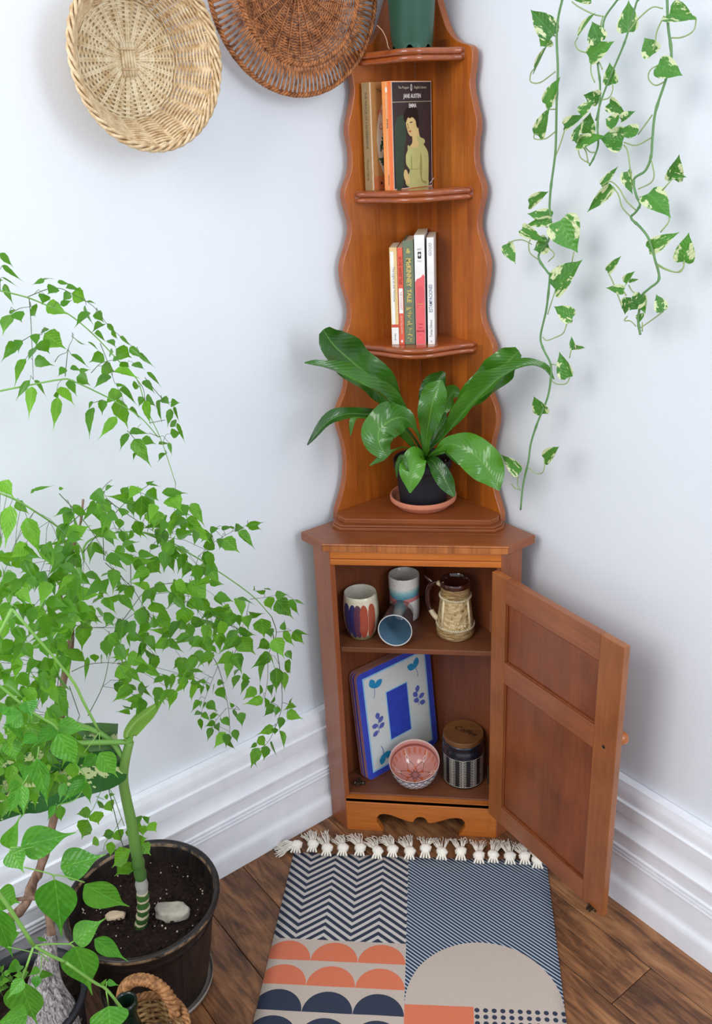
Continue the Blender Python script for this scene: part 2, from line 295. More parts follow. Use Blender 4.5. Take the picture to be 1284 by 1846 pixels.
TREE_REST="""-377,-372,775,-375,-363,743,14;-416,-408,873,-410,-458,884,9;-301,-216,785,-304,-249,785,14;-449,-620,618,-434,-598,590,12;-348,-293,826,-346,-318,808,15;-285,-187,516,-287,-230,533,10;-343,-377,630,-324,-410,624,12;-489,-471,827,-485,-496,802,13;-331,-263,589,-345,-292,582,14;-243,-147,416,-264,-159,397,15;-341,-440,869,-308,-471,893,9;-316,-225,735,-322,-220,703,14;-346,-305,869,-354,-321,844,15;-410,-344,612,-417,-376,609,14;-492,-556,603,-495,-560,568,13;-366,-469,809,-359,-522,830,8;-393,-365,753,-408,-393,761,14;-270,-254,550,-268,-292,547,12;-415,-376,695,-417,-378,657,12;-443,-507,814,-455,-534,833,13;-333,-245,763,-347,-259,734,13;-302,-278,666,-290,-302,667,17;-494,-517,680,-465,-546,674,11;-370,-427,849,-340,-448,839,12;-428,-659,744,-437,-688,744,15;-313,-354,909,-286,-325,897,11;-418,-596,655,-438,-597,619,11;-445,-510,614,-434,-553,623,10;-254,-203,638,-226,-214,640,15;-367,-573,862,-337,-589,855,13;-409,-399,702,-409,-407,673,15;-355,-388,747,-355,-399,719,15;-373,-606,862,-377,-596,826,12;-426,-431,765,-447,-442,750,16;-378,-302,730,-368,-303,710,20;-410,-598,819,-402,-642,819,10;-502,-498,560,-503,-532,555,13;-384,-584,829,-383,-627,841,10;-407,-592,609,-377,-625,609,10;-437,-600,608,-422,-633,600,12;-369,-315,736,-371,-312,702,13;-469,-553,632,-466,-587,632,13;-439,-480,851,-409,-519,848,9;-513,-529,561,-513,-543,535,15;-429,-577,827,-404,-619,831,9;-427,-491,842,-396,-529,842,9;-368,-465,829,-378,-500,825,12;-301,-229,761,-293,-226,789,15;-191,-189,654,-174,-184,622,12;-307,-344,676,-288,-337,649,13;-482,-534,726,-472,-539,699,15;-391,-323,1158,-388,-324,1129,15;-432,-621,775,-402,-632,765,13;-436,-428,835,-438,-466,856,10;-488,-586,645,-453,-599,657,11;-380,-516,826,-390,-535,804,14;-337,-288,555,-322,-266,531,12;-363,-444,653,-374,-475,654,13;-261,-337,742,-236,-324,725,13;-413,-442,796,-406,-484,793,10;-415,-329,838,-391,-357,826,11;-327,-247,847,-331,-251,824,18;-311,-211,386,-309,-197,350,11;-436,-517,654,-453,-542,657,14;-375,-426,939,-354,-438,928,16;-468,-476,668,-483,-502,664,14;-498,-510,527,-508,-511,496,13;-398,-537,762,-385,-573,758,11;-360,-429,747,-344,-439,733,18;-269,-322,806,-266,-324,771,12;-328,-238,682,-314,-272,671,11;-326,-412,790,-325,-454,788,10;-391,-461,929,-406,-468,904,14;-322,-325,581,-296,-316,586,15;-444,-648,697,-464,-656,673,13;-390,-375,1130,-383,-361,1111,17;-446,-623,743,-451,-640,773,12;-389,-408,698,-386,-407,666,13;-490,-485,561,-460,-492,552,13;-273,-350,850,-263,-395,847,9;-381,-400,871,-393,-426,885,13;-525,-555,551,-487,-578,563,9;-421,-399,806,-391,-407,799,13;-413,-372,842,-418,-391,817,13;-329,-283,814,-300,-278,812,14;-426,-595,813,-443,-612,830,14;-342,-288,602,-362,-293,581,14;-392,-458,928,-404,-487,932,13;-304,-346,844,-275,-348,848,14;-403,-592,720,-379,-585,709,15;-402,-350,894,-397,-395,897,9;-376,-341,720,-368,-332,691,13;-254,-184,355,-261,-195,329,14;-334,-437,719,-326,-481,725,9;-421,-627,846,-397,-665,850,9;-335,-433,843,-355,-446,867,12;-253,-162,778,-236,-140,754,11;-430,-506,877,-442,-499,843,11;-435,-505,673,-421,-552,685,8;-259,-350,686,-248,-342,652,11;-415,-373,779,-410,-402,763,12;-431,-409,778,-458,-418,775,14;-287,-198,767,-284,-228,761,13;-387,-615,939,-388,-650,958,10;-451,-509,705,-456,-526,680,13;-373,-543,894,-343,-569,895,10;-354,-347,788,-356,-379,780,12;-271,-205,351,-276,-198,316,11;-392,-477,800,-403,-473,766,11;-278,-177,488,-283,-212,482,11;-349,-572,858,-318,-590,859,11;-426,-406,838,-412,-425,819,13;-379,-345,1153,-386,-378,1141,11;-448,-518,860,-429,-557,855,9;-229,-187,598,-218,-215,595,13;-470,-525,619,-483,-524,589,12;-309,-354,624,-321,-390,634,10;-341,-285,716,-347,-312,704,13;-413,-606,910,-421,-632,928,12;-425,-362,723,-422,-388,747,11;-334,-436,719,-332,-479,723,9;-431,-500,593,-422,-522,571,12;-404,-484,891,-396,-494,864,13;-475,-549,780,-468,-591,787,9;-387,-579,915,-393,-572,881,11;-412,-440,868,-431,-462,854,12;-370,-292,733,-347,-289,718,14;-310,-243,514,-292,-259,505,15;-427,-388,800,-454,-395,790,13;-492,-588,572,-462,-604,564,11;-460,-503,816,-435,-530,805,10;-484,-484,698,-469,-519,694,10;-300,-244,665,-304,-282,664,10;-380,-581,867,-349,-586,862,12;-393,-475,886,-398,-504,874,12;-500,-525,719,-515,-553,719,12;-436,-584,705,-441,-616,725,10;-442,-506,880,-445,-491,849,11;-338,-434,684,-347,-470,692,10;-455,-400,1127,-466,-424,1110,12;-376,-386,592,-399,-393,576,13;-422,-542,673,-417,-575,666,11;-459,-545,845,-467,-575,859,11;-364,-425,726,-347,-407,707,12;-385,-567,806,-369,-591,788,11;-334,-311,723,-315,-310,695,11;-443,-399,855,-423,-395,838,14;-288,-320,782,-295,-321,749,11;-462,-500,731,-458,-477,697,9;-384,-310,654,-382,-347,655,10;-464,-514,765,-451,-518,740,13;-462,-545,675,-431,-558,676,11;-337,-346,908,-322,-347,894,18;-360,-467,736,-343,-481,718,13;-382,-416,922,-388,-447,903,10;-230,-335,736,-200,-337,730,12;-317,-296,620,-304,-307,600,14;-444,-372,709,-450,-398,694,12;-349,-398,622,-334,-404,596,12;-466,-494,727,-478,-502,700,12;-293,-253,772,-301,-258,743,12;-528,-535,548,-544,-548,532,14;-322,-298,670,-315,-314,648,13;-399,-598,904,-393,-630,898,11;-281,-229,458,-276,-240,435,14;-396,-414,719,-392,-429,693,12;-342,-287,602,-344,-290,572,12;-376,-318,624,-378,-321,594,12;-444,-600,651,-460,-620,667,12;-329,-333,806,-329,-347,782,13;-423,-540,911,-409,-573,907,10;-386,-489,892,-384,-476,862,11;-330,-320,686,-305,-335,679,12;-468,-470,768,-447,-453,755,12;-443,-543,928,-442,-578,936,10;-392,-362,777,-385,-391,779,12;-425,-556,693,-394,-580,700,9;-398,-608,623,-389,-613,595,12;-430,-401,1122,-425,-435,1112,10;-417,-332,1065,-401,-326,1053,17;-343,-247,469,-344,-282,487,9;-319,-366,826,-314,-385,804,12;-359,-331,987,-359,-363,972,10;-311,-216,402,-315,-229,381,14;-376,-316,1131,-376,-351,1130,10;-303,-354,682,-321,-380,683,11;-413,-448,853,-409,-480,840,10;-368,-382,841,-358,-357,819,10;-369,-328,885,-355,-362,874,9;-339,-345,671,-315,-356,654,11;-366,-429,624,-365,-459,641,10;-304,-277,544,-296,-310,550,10;-408,-338,889,-387,-354,878,12;-437,-631,705,-420,-665,705,9;-400,-313,807,-417,-322,786,12;-416,-594,702,-406,-616,687,12;-458,-589,585,-444,-624,589,9;-389,-398,627,-380,-387,605,13;-365,-430,741,-376,-444,719,12;-404,-390,851,-388,-394,828,12;-357,-568,923,-350,-605,921,9;-397,-293,1069,-380,-288,1060,17;-365,-576,863,-346,-581,846,13;-469,-474,601,-476,-482,575,12;-464,-509,911,-488,-523,907,12;-403,-560,641,-387,-550,617,11;-378,-434,766,-387,-437,744,14;-388,-383,803,-380,-388,779,13;-241,-218,798,-217,-190,793,9;-484,-506,755,-469,-483,760,12;-445,-592,824,-449,-622,821,11;-502,-574,559,-504,-591,537,12;-340,-282,786,-324,-304,780,12;-438,-516,820,-440,-530,796,12;-465,-532,753,-455,-563,746,10;-250,-193,488,-246,-226,490,10;-329,-288,641,-353,-296,639,13;-383,-409,594,-382,-446,623,7;-445,-379,1101,-421,-380,1093,13;-503,-511,732,-502,-504,703,11;-363,-426,842,-343,-404,840,11;-330,-271,846,-300,-284,844,10;-299,-246,667,-314,-268,661,12;-358,-248,1014,-337,-266,1003,11;-333,-235,481,-315,-246,471,14;-294,-394,651,-278,-372,633,10;-446,-483,600,-448,-483,573,12;-423,-432,889,-419,-461,875,10;-262,-202,788,-241,-221,796,11;-328,-412,654,-331,-444,657,10;-369,-290,1007,-356,-279,989,13;-338,-252,928,-342,-281,928,11;-337,-315,585,-334,-329,567,14;-335,-420,723,-321,-436,703,11;-382,-566,838,-368,-549,819,11;-453,-543,864,-459,-564,853,13;-435,-518,886,-420,-531,865,11;-513,-509,512,-520,-537,512,11;-225,-171,408,-230,-182,387,13;-407,-623,795,-404,-618,767,11;-511,-496,745,-489,-515,733,10;-398,-358,649,-409,-362,620,10;-423,-398,1129,-416,-395,1111,16;-429,-649,644,-432,-675,633,11;-420,-643,742,-402,-628,726,11;-422,-345,1065,-405,-364,1047,10;-262,-340,679,-261,-351,653,11;-391,-295,1087,-408,-306,1078,14;-336,-256,647,-345,-271,625,11;-435,-426,852,-453,-434,832,11;-392,-591,937,-371,-586,923,12;-319,-243,443,-307,-271,448,10;-395,-347,888,-388,-374,891,11;-477,-620,611,-469,-656,622,8;-415,-453,827,-414,-467,808,13;-452,-609,687,-464,-629,672,11;-357,-324,987,-325,-335,987,9;-332,-328,598,-330,-357,589,10;-294,-236,641,-295,-244,617,12;-245,-156,463,-236,-185,462,10;-357,-254,1038,-339,-259,1021,12;-454,-537,906,-431,-555,898,10;-423,-479,737,-443,-494,740,12;-466,-354,1067,-453,-351,1043,11;-376,-511,873,-401,-522,875,11;-327,-267,1017,-308,-290,1013,10;-435,-543,759,-436,-570,755,11;-271,-369,807,-271,-369,777,10;-206,-172,439,-197,-195,474,7;-511,-496,745,-492,-492,726,11;-516,-506,591,-494,-513,577,11;-510,-500,612,-509,-523,603,12;-437,-526,704,-449,-533,678,10;-383,-602,825,-369,-620,811,11;-435,-545,882,-455,-555,872,12;-349,-551,912,-350,-587,919,8;-426,-357,715,-417,-347,692,11;-444,-489,894,-459,-504,882,12;-460,-503,816,-457,-513,794,12;-392,-508,876,-397,-540,878,9;-377,-440,818,-368,-457,810,14;-350,-240,944,-337,-231,935,16;-349,-374,905,-340,-404,897,9;-461,-428,845,-438,-425,838,12;-230,-187,667,-235,-223,687,7;-313,-359,870,-313,-380,858,12;-303,-310,871,-296,-311,853,15;-335,-411,846,-304,-419,844,9;-441,-557,715,-439,-556,689,11;-383,-476,935,-373,-451,918,9;-388,-327,611,-401,-347,611,12;-277,-375,759,-259,-393,746,10;-402,-619,853,-383,-632,841,11;-299,-217,413,-293,-226,392,12;-437,-379,1168,-437,-369,1152,15;-466,-554,752,-464,-576,739,11;-382,-518,847,-375,-542,834,10;-249,-152,425,-231,-173,454,7;-344,-270,1054,-325,-261,1031,9;-399,-312,1028,-396,-315,1007,13;-352,-290,1073,-335,-295,1064,14;-273,-294,771,-282,-318,761,10;-405,-592,622,-384,-614,621,9;-328,-251,959,-319,-231,953,12;-442,-389,766,-463,-396,761,12;-486,-503,821,-495,-522,834,11;-398,-561,815,-378,-588,810,8;-489,-529,528,-507,-543,537,11;-459,-462,776,-459,-474,752,10;-386,-480,876,-400,-506,880,9;-305,-232,708,-282,-228,701,11;-351,-448,918,-328,-461,914,10;-329,-242,434,-335,-260,419,11;-409,-557,772,-414,-549,744,9;-398,-621,699,-403,-647,701,10;-447,-495,731,-447,-524,726,9;-400,-601,912,-406,-624,909,11;-327,-262,720,-333,-280,709,12;-462,-526,828,-470,-551,828,10;-283,-274,707,-265,-295,698,9;-407,-523,812,-408,-538,841,8;-302,-196,439,-297,-200,420,13;-363,-273,959,-344,-270,949,12;-211,-193,664,-190,-188,664,12;-334,-420,744,-349,-422,726,11;-278,-374,694,-287,-401,690,9;-386,-488,852,-370,-486,835,11;-479,-436,928,-463,-436,911,11;-390,-564,895,-391,-584,879,10;-426,-585,887,-435,-589,866,11;-465,-524,866,-473,-517,836,8;-413,-575,891,-420,-572,867,10;-362,-374,679,-373,-379,657,10;-449,-395,1078,-465,-413,1058,8;-284,-190,500,-270,-179,493,13;-327,-241,993,-331,-252,968,9;-460,-455,850,-477,-466,840,11;-391,-599,782,-391,-618,766,10;-235,-317,726,-211,-323,724,10;-461,-530,811,-442,-525,796,10;-431,-383,663,-420,-405,661,10;-408,-640,811,-403,-618,801,10;-436,-638,658,-415,-653,649,9;-320,-248,451,-331,-272,458,9;-285,-283,818,-292,-320,834,6;-492,-525,566,-485,-536,548,11;-448,-364,704,-460,-388,700,9;-363,-370,911,-358,-352,919,12;-285,-292,651,-292,-294,625,9;-358,-541,880,-364,-549,855,9;-383,-564,780,-384,-586,770,10;-454,-475,572,-433,-469,570,11;-342,-319,1101,-321,-328,1087,9;-321,-261,981,-308,-278,977,11;-406,-358,1102,-378,-371,1088,7;-448,-384,820,-450,-394,801,11;-374,-606,748,-370,-609,725,10;-368,-560,835,-386,-575,837,10;-288,-293,495,-277,-299,480,12;-473,-548,627,-454,-540,616,10;-309,-243,753,-288,-240,754,11;-428,-603,702,-446,-608,684,9;-241,-200,466,-238,-223,464,10;-321,-373,703,-342,-373,688,9;-379,-339,1124,-367,-330,1112,12;-372,-442,609,-379,-467,629,7;-451,-403,1221,-439,-383,1198,7;-470,-459,733,-489,-469,725,10;-459,-485,777,-467,-497,762,11;-327,-251,466,-315,-235,455,10;-365,-368,840,-365,-362,822,12;-428,-405,680,-432,-398,661,11;-410,-581,880,-399,-595,866,10;-473,-366,1194,-464,-372,1168,8;-376,-303,1107,-360,-322,1104,9;-351,-394,696,-346,-412,717,8;-431,-419,684,-435,-434,650,6;-270,-215,639,-265,-227,621,10;-502,-542,590,-482,-541,581,10;-412,-357,1188,-417,-371,1180,13;-388,-281,1085,-374,-297,1090,10;-371,-522,922,-353,-518,915,11;-338,-265,470,-339,-267,443,8;-422,-378,899,-429,-392,890,12;-342,-381,712,-344,-373,732,10;-205,-108,547,-177,-104,535,7;-446,-401,1166,-439,-405,1153,14;-318,-286,830,-305,-305,824,9;-445,-564,754,-428,-571,739,9;-412,-341,805,-398,-349,791,10;-324,-299,530,-328,-325,526,8;-419,-590,699,-399,-583,697,10;-319,-277,831,-316,-276,810,10;-372,-369,858,-369,-375,838,10;-312,-235,454,-304,-267,466,6;-397,-478,868,-390,-488,851,10;-382,-404,837,-366,-394,828,10;-508,-498,764,-512,-512,749,10;-206,-171,545,-196,-177,530,11;-463,-617,650,-473,-632,644,11;-484,-537,577,-485,-554,565,10;-417,-518,831,-430,-524,813,9;-458,-511,887,-433,-526,891,7;-315,-293,787,-321,-292,762,8;-318,-269,540,-309,-293,542,8;-453,-538,907,-475,-543,904,9;-359,-314,1081,-354,-299,1068,10;-387,-335,861,-390,-340,845,12;-389,-301,1144,-377,-308,1132,11;-479,-539,696,-488,-546,677,9;-352,-555,896,-340,-564,883,10;-385,-494,864,-378,-513,850,8;-425,-355,1195,-405,-368,1201,8;-370,-264,1035,-363,-247,1028,10;-387,-580,826,-368,-577,823,10;-381,-439,792,-375,-435,769,8;-358,-368,858,-361,-384,848,10;-394,-502,900,-399,-517,886,9;-534,-518,564,-527,-523,542,8;-462,-382,1233,-455,-370,1214,8;-430,-617,646,-425,-632,636,10;-364,-586,941,-343,-602,937,7;-224,-196,449,-227,-210,437,10;-403,-565,890,-410,-587,893,8;-309,-283,1014,-293,-292,1017,10;-435,-566,721,-446,-575,706,9;-316,-246,582,-318,-248,559,8;-320,-240,972,-314,-234,936,5;-430,-628,752,-444,-642,748,9;-354,-422,803,-360,-443,797,8;-431,-394,1136,-425,-407,1125,10;-356,-418,800,-373,-426,793,9;-334,-308,1091,-313,-319,1073,6;-400,-350,1185,-374,-363,1183,6;-449,-405,1132,-443,-419,1120,9;-469,-590,718,-484,-600,725,9;-377,-265,1103,-367,-250,1086,7;-335,-356,678,-342,-370,663,8;-375,-457,775,-361,-462,760,8;-455,-453,836,-473,-464,837,8;-305,-266,610,-292,-270,600,10;-409,-393,1184,-416,-391,1172,12;-403,-618,852,-385,-632,845,7;-390,-586,901,-384,-596,887,9;-394,-597,755,-398,-591,774,8;-392,-585,791,-377,-577,785,9;-376,-392,897,-361,-399,890,9;-400,-622,884,-411,-636,886,9;-352,-392,604,-348,-401,579,6;-204,-194,600,-201,-185,615,9;-358,-438,733,-353,-445,715,8;-364,-303,800,-347,-299,803,9;-283,-262,810,-268,-261,815,10;-281,-213,791,-258,-222,799,6;-316,-309,513,-301,-319,506,8;-352,-393,902,-356,-398,891,12;-235,-189,399,-236,-191,384,10;-372,-397,931,-356,-407,941,7;-424,-324,1187,-411,-311,1184,8;-457,-398,1207,-441,-389,1191,6;-453,-411,780,-422,-395,789,4;-350,-330,956,-343,-365,960,4;-386,-585,941,-403,-588,930,7;-391,-363,1181,-398,-374,1172,9;-338,-308,1030,-346,-312,1017,9;-338,-239,483,-342,-237,466,8;-443,-666,654,-450,-678,644,8;-305,-244,641,-301,-246,625,8;-345,-296,803,-333,-301,796,9;-423,-590,847,-421,-598,830,7;-408,-377,1089,-415,-387,1081,9;-308,-247,529,-294,-248,530,9;-485,-486,870,-476,-479,856,7;-241,-147,649,-226,-151,651,8;-443,-334,1130,-443,-359,1131,5;-381,-289,1127,-375,-280,1110,6;-396,-325,1110,-376,-335,1101,5;-313,-300,559,-314,-313,548,7;-374,-295,1118,-372,-283,1103,6;-417,-343,1081,-399,-349,1078,6;-408,-359,1165,-394,-352,1170,7;-345,-327,991,-336,-326,1002,8;-358,-340,1091,-343,-351,1093,6;-325,-230,992,-314,-248,974,4;-431,-474,960,-410,-457,961,4;-263,-214,384,-274,-223,378,7;-294,-224,465,-296,-232,480,6;-437,-332,1192,-452,-339,1188,6;-247,-179,666,-245,-192,681,5;-315,-297,961,-310,-305,944,5;-320,-243,728,-328,-254,729,7;-394,-312,1160,-375,-326,1161,4;-441,-352,1044,-430,-355,1059,5;-421,-311,1067,-406,-309,1070,6;-481,-372,1199,-470,-373,1200,8;-189,-153,634,-171,-150,623,4;-329,-361,925,-313,-370,933,4;-402,-326,1030,-411,-329,1018,5;-305,-306,570,-315,-309,572,7;-328,-360,923,-314,-350,917,4;-331,-272,510,-331,-278,499,5;-253,-257,813,-245,-259,815,7;-385,-283,1041,-372,-277,1038,4;-438,-455,954,-448,-453,947,4;-474,-367,1158,-468,-360,1162,4;-442,-388,928,-436,-384,927,4"""
FRONT="""-377,-618,719,-342,-613,710,19;-374,-625,724,-384,-670,726,16;-364,-643,727,-345,-648,679,26;-384,-664,706,-379,-671,645,21;-403,-676,676,-391,-703,657,14;-416,-660,660,-434,-672,624,14;-410,-667,670,-416,-689,679,14;-350,-593,658,-368,-610,645,15;-333,-616,680,-318,-610,637,22;-364,-606,630,-383,-623,638,12;-354,-621,642,-357,-622,601,12;-358,-619,638,-375,-653,632,14;-375,-634,647,-377,-651,632,10;-374,-656,633,-381,-650,596,10;-375,-662,638,-386,-671,620,8;-430,-666,574,-372,-638,574,34;-425,-692,597,-407,-691,643,19;-434,-681,582,-416,-692,559,24;-397,-648,525,-346,-625,528,34;-403,-650,733,-409,-675,761,22;-384,-655,734,-395,-674,731,15;-395,-656,764,-415,-668,749,23;-385,-656,780,-374,-670,769,18;-415,-658,726,-408,-668,703,19;-403,-678,777,-398,-666,781,14;-393,-674,704,-383,-700,705,15;-387,-681,539,-391,-686,453,44;-363,-659,515,-327,-624,429,31;-383,-678,436,-346,-656,453,28;-379,-684,432,-372,-681,347,40;-357,-673,435,-330,-654,377,18;-351,-686,332,-344,-707,298,42;-432,-729,564,-414,-711,530,25;-438,-730,544,-432,-729,455,25;-429,-726,450,-431,-753,461,12;-399,-733,452,-391,-768,481,8;-410,-713,425,-407,-699,392,13;-402,-735,442,-403,-746,429,11;-409,-752,457,-421,-773,447,14;-426,-735,432,-428,-727,338,40;-413,-757,403,-433,-793,428,23;-356,-671,357,-357,-684,371,7;-347,-681,371,-327,-694,382,7;-401,-719,486,-394,-709,468,4;-417,-731,507,-408,-758,518,7;-421,-735,456,-415,-752,464,8"""
SEED="""-401,-410,381,-411,-410,388,11;-395,-410,382,-385,-410,390,11;-388,-410,377,-378,-410,360,14;-398,-410,372,-403,-410,349,12;-407,-410,333,-395,-410,311,17;-409,-410,340,-396,-410,347,13;-426,-410,321,-470,-410,276,22;-430,-410,295,-465,-410,259,19;-427,-410,298,-407,-410,276,19;-418,-410,326,-412,-410,307,12;-418,-410,372,-412,-410,344,21;-449,-410,355,-473,-410,343,12;-445,-410,359,-439,-410,332,15;-477,-410,337,-494,-410,324,12;-456,-410,335,-465,-410,299,12;-474,-410,395,-472,-410,366,18;-480,-410,394,-510,-410,385,13;-488,-410,377,-508,-410,333,21;-447,-410,425,-455,-410,424,6;-458,-410,413,-468,-410,399,12;-450,-410,415,-445,-410,394,15;-445,-410,429,-434,-410,431,4"""
POTHOS="""210,-22,1454,177,4,1493,26;204,-4,1454,193,-4,1444,24;186,8,1416,203,-36,1443,23;203,-12,1369,221,-37,1403,21;196,0,1329,204,-35,1364,21;241,-48,1449,257,-79,1475,22;264,-88,1439,254,-84,1464,22;253,-75,1423,282,-105,1438,21;298,-97,1448,298,-90,1484,24;340,-151,1460,360,-195,1452,23;327,-129,1419,315,-125,1439,21;330,-152,1406,356,-179,1391,23;285,-86,1389,278,-89,1414,18;269,-79,1373,248,-84,1377,19;246,-72,1355,261,-87,1371,14;228,-43,1340,251,-72,1353,15;260,-56,1330,259,-63,1355,22;241,-68,1320,247,-77,1344,14;246,-61,1316,274,-107,1327,18;301,-99,1318,271,-94,1324,31;283,-83,1366,301,-103,1351,17;291,-111,1341,277,-89,1347,19;297,-105,1344,311,-115,1355,12;315,-127,1326,294,-98,1334,18;279,-80,1262,298,-98,1287,12;292,-90,1262,263,-57,1224,15;308,-111,1280,313,-126,1253,16;360,-160,1272,359,-182,1300,20;357,-167,1276,371,-182,1275,7;334,-138,1252,354,-181,1231,29;185,18,1233,212,-28,1253,19;217,-16,1216,182,-7,1221,20;217,-26,1213,179,-2,1204,13;227,-52,1214,251,-71,1172,42;214,-12,1177,192,-7,1169,26;176,8,1198,207,-40,1184,17;154,41,1172,165,20,1146,19;340,-142,1183,366,-176,1206,19;377,-183,1171,377,-196,1208,24;254,-60,1490,229,-36,1497,9;225,-43,1115,257,-69,1161,42;250,-72,1078,221,-54,1092,22;251,-55,1072,243,-42,1064,7;250,-63,986,232,-55,1022,23;254,-74,1031,248,-73,1050,9;255,-64,1031,268,-102,1039,7;215,-20,913,199,-32,947,24;218,-44,844,238,-92,883,21;181,-9,807,151,20,829,23;290,-113,1150,304,-141,1175,11;313,-116,1123,289,-120,1129,13;314,-132,1136,318,-157,1156,12;317,-132,1117,316,-125,1091,14;332,-157,1122,320,-143,1101,20;333,-138,1119,338,-157,1099,15;335,-138,1095,334,-145,1084,12;358,-178,1106,349,-164,1126,16;317,-135,1139,329,-142,1143,5"""
TWIGS="""1.1 -470,-407,1194 -462,-399,1191 -441,-378,1179 -425,-362,1166 -407,-344,1151 -387,-324,1120 -367,-304,1080 -351,-289,1050 -346,-283,1008 -336,-273,961 -332,-269,934 -326,-263,886;1.4 -488,-425,1071 -480,-417,1071 -452,-389,1071 -423,-360,1070 -413,-351,1065 -389,-326,1040 -374,-311,1023 -354,-291,997 -338,-275,962;0.6 -441,-378,1179 -422,-359,1185 -411,-348,1184 -403,-341,1178 -383,-320,1156 -371,-308,1127 -354,-291,1100 -336,-273,1070;0.6 -439,-376,1178 -441,-378,1153 -445,-382,1114 -449,-386,1077;0.6 -420,-357,1073 -413,-350,1106 -407,-344,1119;0.6 -427,-364,1094 -422,-359,1101 -415,-352,1103;0.6 -395,-333,1071 -384,-321,1081 -370,-307,1082;0.6 -382,-319,1107 -378,-315,1083 -374,-311,1050;0.6 -388,-326,1032 -399,-337,1031;0.6 -351,-289,1050 -346,-284,1035 -346,-284,1017;0.6 -343,-280,1050 -328,-266,1016 -320,-257,1007;0.6 -345,-282,985 -328,-265,984;0.6 -336,-273,961 -347,-284,971;0.6 -455,-393,1164 -448,-385,1167 -439,-376,1167;0.6 -457,-394,1125 -449,-387,1129 -441,-378,1133 -434,-371,1131;0.6 -369,-306,982 -362,-299,966;1.6 -471,-479,959 -455,-463,939 -425,-433,889 -412,-420,860 -410,-418,841;1.7 -410,-418,837 -411,-410,851 -406,-395,857 -390,-369,854 -370,-340,843 -349,-310,824 -318,-269,779;1.5 -364,-315,831 -341,-292,804 -308,-259,762 -251,-202,672 -225,-176,614;0.8 -225,-176,614 -221,-172,578 -234,-185,547 -239,-190,499 -246,-197,464;0.8 -304,-255,664 -285,-237,637 -268,-219,608 -279,-230,574 -286,-237,561;0.8 -226,-178,589 -221,-172,518 -222,-173,441 -233,-184,402 -248,-199,374 -266,-217,368;0.7 -310,-261,596 -301,-253,565 -296,-247,506 -295,-246,463 -298,-249,416;0.5 -308,-259,765 -288,-239,779 -265,-216,787 -244,-195,790;0.5 -308,-259,763 -313,-264,750 -321,-272,726 -327,-278,697;0.5 -251,-202,661 -232,-183,654 -216,-167,650;0.5 -252,-203,658 -260,-212,629 -275,-226,595;0.5 -221,-172,582 -200,-151,573;0.5 -301,-253,565 -313,-265,538 -326,-277,505 -331,-282,482;0.5 -297,-248,480 -312,-263,466 -321,-273,451;0.5 -295,-246,478 -280,-231,465;0.5 -281,-232,575 -292,-243,564;0.5 -290,-241,800 -287,-238,781;0.5 -231,-183,665 -232,-183,654;0.5 -222,-173,441 -209,-160,427;0.5 -233,-184,402 -252,-204,406;0.7 -386,-393,883 -391,-399,828;0.7 -421,-429,938 -409,-416,907 -398,-406,875 -388,-396,836;0.7 -411,-418,846 -387,-394,874 -361,-369,900 -340,-348,913 -330,-338,918;0.7 -377,-384,909 -356,-364,876 -329,-337,835;0.7 -425,-433,887 -397,-405,909 -377,-385,932 -370,-378,937;0.7 -364,-372,824 -369,-377,774;0.7 -390,-398,823 -368,-376,773 -357,-365,727;0.7 -384,-392,727 -360,-368,757;0.7 -442,-450,680 -425,-433,681 -408,-415,673 -396,-404,665;0.7 -435,-443,601 -415,-423,638 -404,-412,676 -398,-406,713;0.7 -447,-455,659 -443,-451,607;0.7 -466,-473,622 -455,-462,683;0.7 -404,-412,729 -424,-432,740"""
TRUNK="""6 -621,-530,281 -583,-498,267 -559,-480,312 -545,-472,338 -516,-449,424 -504,-443,488 -485,-431,580 -475,-426,635 -459,-417,686 -449,-412,738 -453,-423,779 -438,-414,826 -425,-406,856 -413,-401,886 -405,-399,917"""
FSTEM="""2.0 -389,-638,888 -358,-606,783 -350,-598,738 -342,-590,690;2.0 -408,-670,812 -405,-668,808 -386,-649,760 -373,-636,735 -370,-632,723;0.8 -337,-599,697 -340,-602,672;0.8 -337,-599,697 -353,-615,678;0.8 -370,-632,723 -371,-634,717;1.0 -387,-650,713 -392,-655,695 -408,-670,669;0.9 -363,-625,673 -356,-618,639 -368,-630,619 -382,-644,622 -384,-646,619;0.8 -415,-706,612 -407,-698,606;0.7 -427,-689,595 -429,-691,586 -417,-679,584 -409,-671,580;3.0 -421,-740,582 -416,-735,553 -405,-724,478;2.6 -405,-724,478 -395,-714,452 -384,-703,428;2.4 -384,-703,428 -365,-684,372 -356,-675,349 -347,-666,306 -346,-665,300;2.0 -405,-724,478 -420,-739,439;1.3 -405,-724,478 -394,-713,469 -378,-697,452 -374,-693,443;1.0 -378,-697,452 -373,-692,452;1.1 -398,-717,595 -389,-708,582 -378,-697,565 -377,-696,555;1.1 -378,-697,565 -367,-686,551 -354,-673,530;1.2 -356,-675,349 -357,-676,319;1.0 -356,-675,349 -354,-673,360;0.8 -424,-743,496 -415,-734,482 -401,-720,459 -397,-716,443;0.8 -401,-720,459 -404,-723,439 -408,-727,430"""
SSTEM="""0.5 -455,-410,440 -474,-410,403 -486,-410,385 -489,-410,378;0.5 -444,-410,445 -438,-410,427 -432,-410,383 -430,-410,368;0.5 -433,-410,382 -451,-410,353 -467,-410,332 -473,-410,316;0.5 -467,-410,425 -455,-410,419;0.5 -420,-410,342 -430,-410,297;0.5 -420,-410,342 -396,-410,374;0.5 -421,-410,334 -407,-410,337"""
